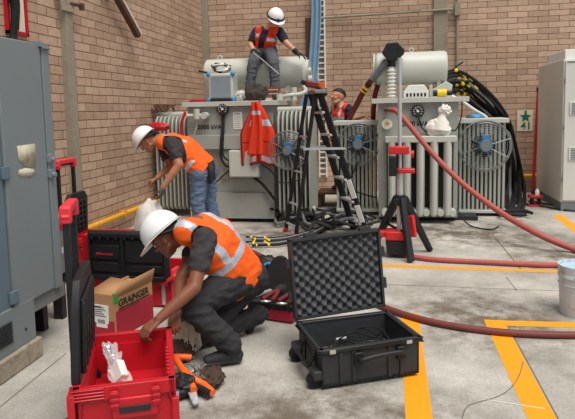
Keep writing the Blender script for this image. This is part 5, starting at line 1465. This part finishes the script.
# test set with blue corners
ti = thing('test_set', 'grey test instrument with blue corner guards on top of the left transformer', 'instrument', (-2.55, 8.5, 1.8))
a = P(209, 98, 8.42); c = P(232.5, 73, 8.42); x0, x1, z1 = a.x, c.x, c.z
part('case', MB().b(x0, x1, 8.42, 8.72, 1.80, z1), M_TANKW, ti, bev=.02)
part('front_panel', MB().b(x0 + .035, x1 - .035, 8.41, 8.42, 1.86, z1 - .04), M_TESTP, ti, bev=.004)
for x in (x0, x1):
    for z in (1.825, z1 - .02): part('corner_guard', MB().ell((x, 8.43, z + .01), (.035, .035, .04)), M_BLUE, ti)
part('keypad', MB().b(x0 + .02, x1 - .02, 8.40, 8.42, 1.80, 1.85), M_BLACK, ti, bev=.003)
mb = MB(); rnd4 = random.Random(5); kc = V(((x0 + x1) / 2 - .02, 8.56, z1))
wl = thing('test_leads', 'tangle of white and black leads heaped on the test instrument', 'leads', kc)
def loops(n, rx, rz, seed):
    mb = MB(); r4 = random.Random(seed)
    for k in range(n):
        pts = []
        for i in range(9):
            q = i * .8 + r4.random(); pts.append(kc + V((cos(q) * rx * r4.uniform(.5, 1) , r4.uniform(-.1, .1), .02 + rz * .5 + sin(q) * rz * .5 * r4.uniform(.6, 1))))
        mb.tube(pts, .011, 6)
    return mb
part('white_lead', loops(6, .16, .13, 5), M_WHITE, wl)
part('black_lead', loops(3, .17, .15, 8), M_BLACK2, wl)
part('clamp', MB().bar(kc + V((-.2, -.05, .02)), kc + V((-.34, -.06, .05)), .04, .03), M_BLACK, wl)
def blob(name, c, r, m, label, cat, amp=.22, fr=2.6, seed=0, n=32, k=20, group=None):
    mb = MB().ell(c, r, n=n, k=k, amp=amp, fr=fr, seed=seed)
    zmin = c[2] - r[2] * .82
    mb.v = [V((p.x, p.y, max(p.z, zmin))) for p in mb.v]
    return solo(name, mb, m, label, cat, group)
a = P(256, 93, 8.42)
blob('tool_bag', V((a.x, 8.42, 1.80 + .14 * .82)), (.17, .12, .14), M_BAGD, 'dark slouched tool bag at the feet of sitting worker', 'bag', amp=.3, seed=2)
a = P(240.5, 95, 8.55)
blob('rag', V((a.x, 8.58, 1.80 + .075)), (.09, .08, .09), M_CLOTHW, 'crumpled white rag between the test instrument and dark bag', 'rag', amp=.35, seed=4)
a = P(243.5, 84, 8.62); 
cr = thing('slotted_crate', 'small brown slotted block beside the dark bag on the left transformer', 'crate', (P(271, 92, 8.6).x, 8.66, 1.8))
xl, xr = P(265, 90, 8.6).x, P(278, 90, 8.6).x
mb = MB().b(xl, xr, 8.62, 8.64, 1.8, 1.98)
part('frame', MB().b(xl, xr, 8.60, 8.66, 1.8, 1.845), M_CREAM, cr, bev=.003)
mb = MB()
for k in range(5): mb.b(xl + k * (xr - xl) / 5 + .008, xl + (k + 1) * (xr - xl) / 5 - .008, 8.60, 8.64, 1.845, 2.02)
part('slat', mb, M_BRKCR, cr)
mb = MB().b(xl, xr, 8.595, 8.60, 1.90, 1.912).b(xl, xr, 8.595, 8.60, 1.96, 1.972); part('band', mb, M_CREAM, cr)
a = P(243, 83, 8.65)
# rod held by the sitting worker
solo('metal_rod', MB().cyl(P(253, 52, 8.74), P(279, 74, 8.42), .009, n=8), M_ALU, 'thin metal rod held by the sitting worker', 'rod')
# red strap and coils on the left radiator
blob('red_cloth', V((P(198, 99, 8.5).x, 8.5, 1.80 + .02)), (.13, .1, .03), M_CARDR, 'flat red cloth on the left end of the left transformer top', 'cloth', amp=.3, seed=6)
pz = P(160, 127, 8.45)
blob('red_bag', V((pz.x, 8.42, pz.z)), (.16, .07, .07), M_RED, 'red bundle wedged against the left radiator behind bending worker', 'bag', amp=.25, seed=9)
mb = MB(); r4 = random.Random(21); c = P(160, 105, 8.8)
for k in range(4):
    pts = [V((c.x + cos(q) * r4.uniform(.1, .2) + (k - 1.5) * .07, 8.8 + sin(q) * .1, 1.665 + abs(sin(q * 1.3)) * .12)) for q in [i * .8 for i in range(9)]]
    mb.tube(pts, .014, 6)
solo('wire_coil', mb, M_BROWN, 'rusty brown wire coil on top of left transformer radiator by the wall', 'wire')
# white sacks
pz = P(440.5, 127, 8.36)
mb = MB()
sk = thing('white_sack', 'white cloth sack knotted at the top on shelf of the right transformer', 'sack', V((pz.x, 8.36, 1.25)))
mb = MB().ell((pz.x - .03, 8.36, 1.25 + .10), (.165, .09, .14), n=32, k=20, amp=.25, fr=2.4, seed=12).lathe([(.13, .08), (.10, .18), (.05, .28), (.035, .33)], (pz.x - .01, 8.36, 1.25), (.12, 0, 1), 20)
mb.v = [V((p.x, p.y, max(p.z, 1.25))) for p in mb.v]
part('sack_body', mb, M_SACK, sk)
part('sack_knot', MB().ell((pz.x + .06, 8.36, 1.25 + .35), (.085, .06, .08), n=24, k=14, amp=.4, fr=3.2, seed=14).ell((pz.x + .03, 8.36, 1.25 + .27), (.05, .05, .06)), M_SACK, sk)
pz = P(150, 214, 6.45)
mb = MB().ell((pz.x, 6.45, .28), (.20, .17, .31), n=36, k=24, amp=.2, fr=2.2, seed=31)
mb.v = [V((p.x, p.y, max(p.z, 0))) for p in mb.v]
solo('white_sack', mb, M_CLOTHW, 'white plastic sack standing on floor before the bending worker', 'sack')
# yellow tool and blue cap
pz = P(441, 93, 8.7)
yt = thing('torque_tool', 'black and yellow hand tool lying on right transformer top near the cable bundle', 'tool', V((pz.x, 8.62, 1.79)))
part('grip', MB().cyl((pz.x - .12, 8.62, 1.85), (pz.x - .05, 8.62, 1.85), .045), M_BLACK, yt)
part('drive_end', MB().cyl((pz.x + .07, 8.62, 1.85), (pz.x + .15, 8.62, 1.85), .035), M_BLACK, yt)
part('collar', MB().cyl((pz.x - .06, 8.62, 1.85), (pz.x + .07, 8.62, 1.85), .058), M_YELTAPE, yt)
pz = P(475, 115, 9.2)
mb = MB().ell((pz.x, 9.2, 1.47), (.13, .1, .075), n=24, k=12, amp=.15)
mb.v = [V((p.x, p.y, max(p.z, 1.472))) for p in mb.v]
solo('blue_cover', mb, M_MOTOR, 'small blue cover sitting on top of the right fan radiator', 'cover')

# ================================================================== FOREGROUND TOOLS
# orange handled cable cutter
oc = thing('cable_cutter', 'cable cutter with two orange handles lying open beside the kneeling worker', 'cutter', G(195, 385))
p = lambda x, y, z: G(x, y, z)
part('handle', MB().tube([p(176, 359, .11), p(182, 369, .10), p(189, 380, .09), p(194, 390, .07)], .021, 10), M_ORGP, oc)
part('handle', MB().tube([p(191, 357.5, .10), p(183, 357, .11), p(174, 357, .11)], .020, 10), M_ORGP, oc)
part('handle', MB().tube([p(184, 370, .10), p(192, 378, .085), p(203, 384, .06), p(213, 393, .04)], .021, 10), M_ORGP, oc)
part('grip_sleeve', MB().tube([p(196, 387, .05), p(203, 390, .045), p(210, 394, .04)], .022, 10), M_BLACK, oc)
part('blade', MB().bar(p(191, 388, .06), p(196, 405, .02), .055, .02, up=(0, 0, 1), w1=.035).cyl(p(195.5, 401, .03), p(195.5, 401, .055), .02), M_ALU, oc, bev=.004)
part('blade', MB().bar(p(190, 386, .05), p(183, 372, .08), .04, .018), M_ALU, oc, bev=.004)
c = G(180, 345, .09)
blob('tool_bag', V((c.x + .02, c.y - .02, .075)), (.09, .12, .09), M_BAGB, 'brown fabric tool pouch between toolbox and orange cutter', 'bag', amp=.3, seed=22)
c = G(210, 378, .05)
blob('work_glove', V((c.x, c.y, .05)), (.08, .10, .055), M_BAGB, 'worn brown glove lying by the boot of the kneeling worker', 'glove', amp=.35, fr=3.5, seed=25)
c = G(186, 388, .05)
blob('dark_pouch', V((c.x - .04, c.y, .06)), (.10, .09, .07), M_BLACK, 'black pouch under the orange cutter beside the red toolbox', 'pouch', amp=.3, seed=26)
mb = MB(); r4 = random.Random(4)
for k in range(4):
    pts = [G(184 + r4.uniform(0, 22), 368 + r4.uniform(-8, 14), .04 + .06 * r4.random()) for i in range(6)]; mb.tube(pts, .006, 6)
solo('wire_bundle', mb, M_WIRE, 'thin grey wires tangled around the orange cutter', 'wire')
c = G(182, 325, .10)
c = P(182, 322, 3.56)
blob('crumpled_cloth', V((c.x, 3.56, .15)), (.10, .08, .18), M_CREAMCL, 'crumpled cream cloth between the toolbox and kneeling worker', 'cloth', amp=.5, fr=3.0, seed=28)

# small organiser with tools, behind the kneeling worker
og = thing('tool_organiser', 'small red and black tool organiser behind the kneeling worker', 'toolbox', V((-.9, 4.55, 0)))
f0, f1 = G(262, 318), G(292, 322.5)
ex = (f1 - f0).normalized(); M = frame4(V((f0.x - .12, f0.y - .01, 0)), ex, V((-ex.y, ex.x, 0)))
part('body', xf(MB().b(0, .40, 0, .30, .01, .105), M), M_CARDR, og, bev=.01)
part('lid', xf(MB().b(-.005, .405, -.005, .305, .105, .145), M), M_BLACK, og, bev=.006)
mb = MB()
for k in range(9): mb.b(.02 + k * .043, .04 + k * .043, -.012, 0, .10, .15)
part('rib', xf(mb, M), M_BLACK, og)
def tl(x, y, z): return M @ V((x, y, z))
for k, (x, lab) in enumerate(((.16, 'dark red handled crimper lying on organiser, left of the two'), (.30, 'dark red handled crimper lying on organiser, right of the two'))):
    cr_ = thing('crimper', lab, 'crimper', tl(x, .1, .15))
    part('handle', MB().tube([tl(x - .03, .02, .165), tl(x - .01, .12, .175), tl(x + .02, .22, .19)], .016, 8), M_DKRED, cr_)
    part('handle', MB().tube([tl(x + .06, .02, .165), tl(x + .045, .12, .175), tl(x + .025, .22, .19)], .016, 8), M_DKRED, cr_)
    part('jaw', MB().bar(tl(x + .02, .2, .19), tl(x + .03, .29, .2), .06, .03), M_DKSTEEL, cr_, bev=.004)
    part('end_ring', MB().ring(tl(x + .015, -.005, .16), (0, .3, 1), .035, .008, 18, 6), M_ALU, cr_)
solo('wrench', MB().bar(tl(.02, .04, .16), tl(.10, .24, .17), .03, .014).ring(tl(.015, .03, .16), (0, 0, 1), .024, .01, 16, 6), M_ALU, 'silver wrench on the left side of the tool organiser', 'wrench')
# black bag with blue strap and round case behind
c = G(268, 292, .10)
bb = thing('black_bag', 'black soft bag with blue strap behind the tool organiser', 'bag', V((c.x, 4.95, 0)))
c = P(266, 276, 4.98)
mb = MB().ell((c.x, 4.98, .16), (.17, .10, .19), n=30, k=18, amp=.15, seed=33); mb.v = [V((q.x, q.y, max(q.z, 0))) for q in mb.v]
part('bag_body', mb, M_BLACK, bb)
part('strap', MB().tube([P(256, 270, 4.93), P(262, 267, 4.87), P(268, 263, 4.88), P(271, 267, 4.86), P(268, 276, 4.86), P(274, 283, 4.86)], .012, 8), M_BLUE, bb)
c = P(277, 277, 4.76)
solo('saw_case', MB().lathe([(.0, 0), (.16, 0), (.17, .02), (.16, .045), (0, .045)], (c.x + .02, 4.80, .20), (.25, -.95, .15), 28, sx=.7, sy=1.15), M_BLACK2, 'flat rounded black cover upright behind the crimpers', 'cover')

# ================================================================== BUCKET, RIGHT SIDE
bc = G(580, 318); bxp = V((1.475, 4.74, 0))
bu_ = thing('bucket', 'dirty white paint bucket with pale blue inside at the right edge', 'bucket', bxp)
part('pail', MB().lathe([(.145, 0), (.148, .01), (.163, .30), (.17, .305), (.17, .33), (.166, .335), (.172, .40), (.168, .40), (.160, .33), (.142, .02), (.0, .02)], bxp, (0, 0, 1), 36), M_BUCK, bu_)
part('contents', MB().cyl(bxp + V((0, 0, .34)), bxp + V((0, 0, .375)), .160, n=36), M_LBLUE, bu_, label='pale blue contents')
part('bail', MB().tube([bxp + V((.17 * cos(a), .17 * sin(a) - .01, .33 - .12 * sin((a + 2.2) * .95))) for a in [-2.2 + i * .33 for i in range(11)]], .004, 6), M_WIRE, bu_)
for z in (.25, .31): part('hoop', MB().ring(bxp + V((0, 0, z)), (0, 0, 1), .162 + (z - .25) * .06, .006, 36, 6), M_BUCK, bu_)
# red pole and stand in the corner by the light cabinet
a = P(533, 186, 11.0); b_ = P(538.3, 92, 11.25)
rp = thing('red_pole', 'thin red pole with black tip leaning on back wall beside the light cabinet', 'pole', V((a.x, 11.0, 0)))
part('shaft', MB().cyl((a.x - .01, 10.98, .0), b_, .028, n=10), M_REDP, rp)
part('tip', MB().cyl(b_, b_ + V((.005, .012, .08)), .034, n=10), M_BLACK, rp)
c = G(535, 206)
rs_ = thing('red_stand', 'small red base unit with a white bottle cap at foot of light cabinet', 'stand', V((c.x, c.y, 0)))
part('base', MB().b(c.x - .12, c.x + .12, c.y - .1, c.y + .12, 0, .03).b(c.x - .1, c.x + .1, c.y - .08, c.y + .1, .14, .18), M_REDP, rs_, bev=.006)
part('column', MB().cyl((c.x - .05, c.y, .03), (c.x - .05, c.y, .14), .03).cyl((c.x + .06, c.y, .03), (c.x + .06, c.y, .14), .03), M_BLACK, rs_)
part('bottle', MB().lathe([(.035, 0), (.038, .05), (.03, .08), (.018, .09), (.018, .11)], (c.x + .03, c.y, .18), (0, 0, 1), 14), M_WHT, rs_)
for k, (x0_, y0_) in enumerate(((546, 204), (552, 208))):
    c = G(x0_, y0_, .02)
    solo('floor_cable', MB().tube([c + V((-.2, .3, 0)), c + V((-.05, .1, .0)), c, c + V((.12, -.15, 0)), c + V((.3, -.3, 0)), c + V((.5, -.32, 0))], .014, 7), M_DKSTEEL, ('dark cable on the floor along the foot of light cabinet', 'dark cable on the floor in front of the light cabinet')[k], 'cable')
blk = G(541, 201)
solo('junction_box', MB().b(blk.x - .07, blk.x + .05, blk.y + .25, blk.y + .4, 0, .14), M_BLACK, 'small black box on the floor behind the red base unit', 'box', bev=.01)
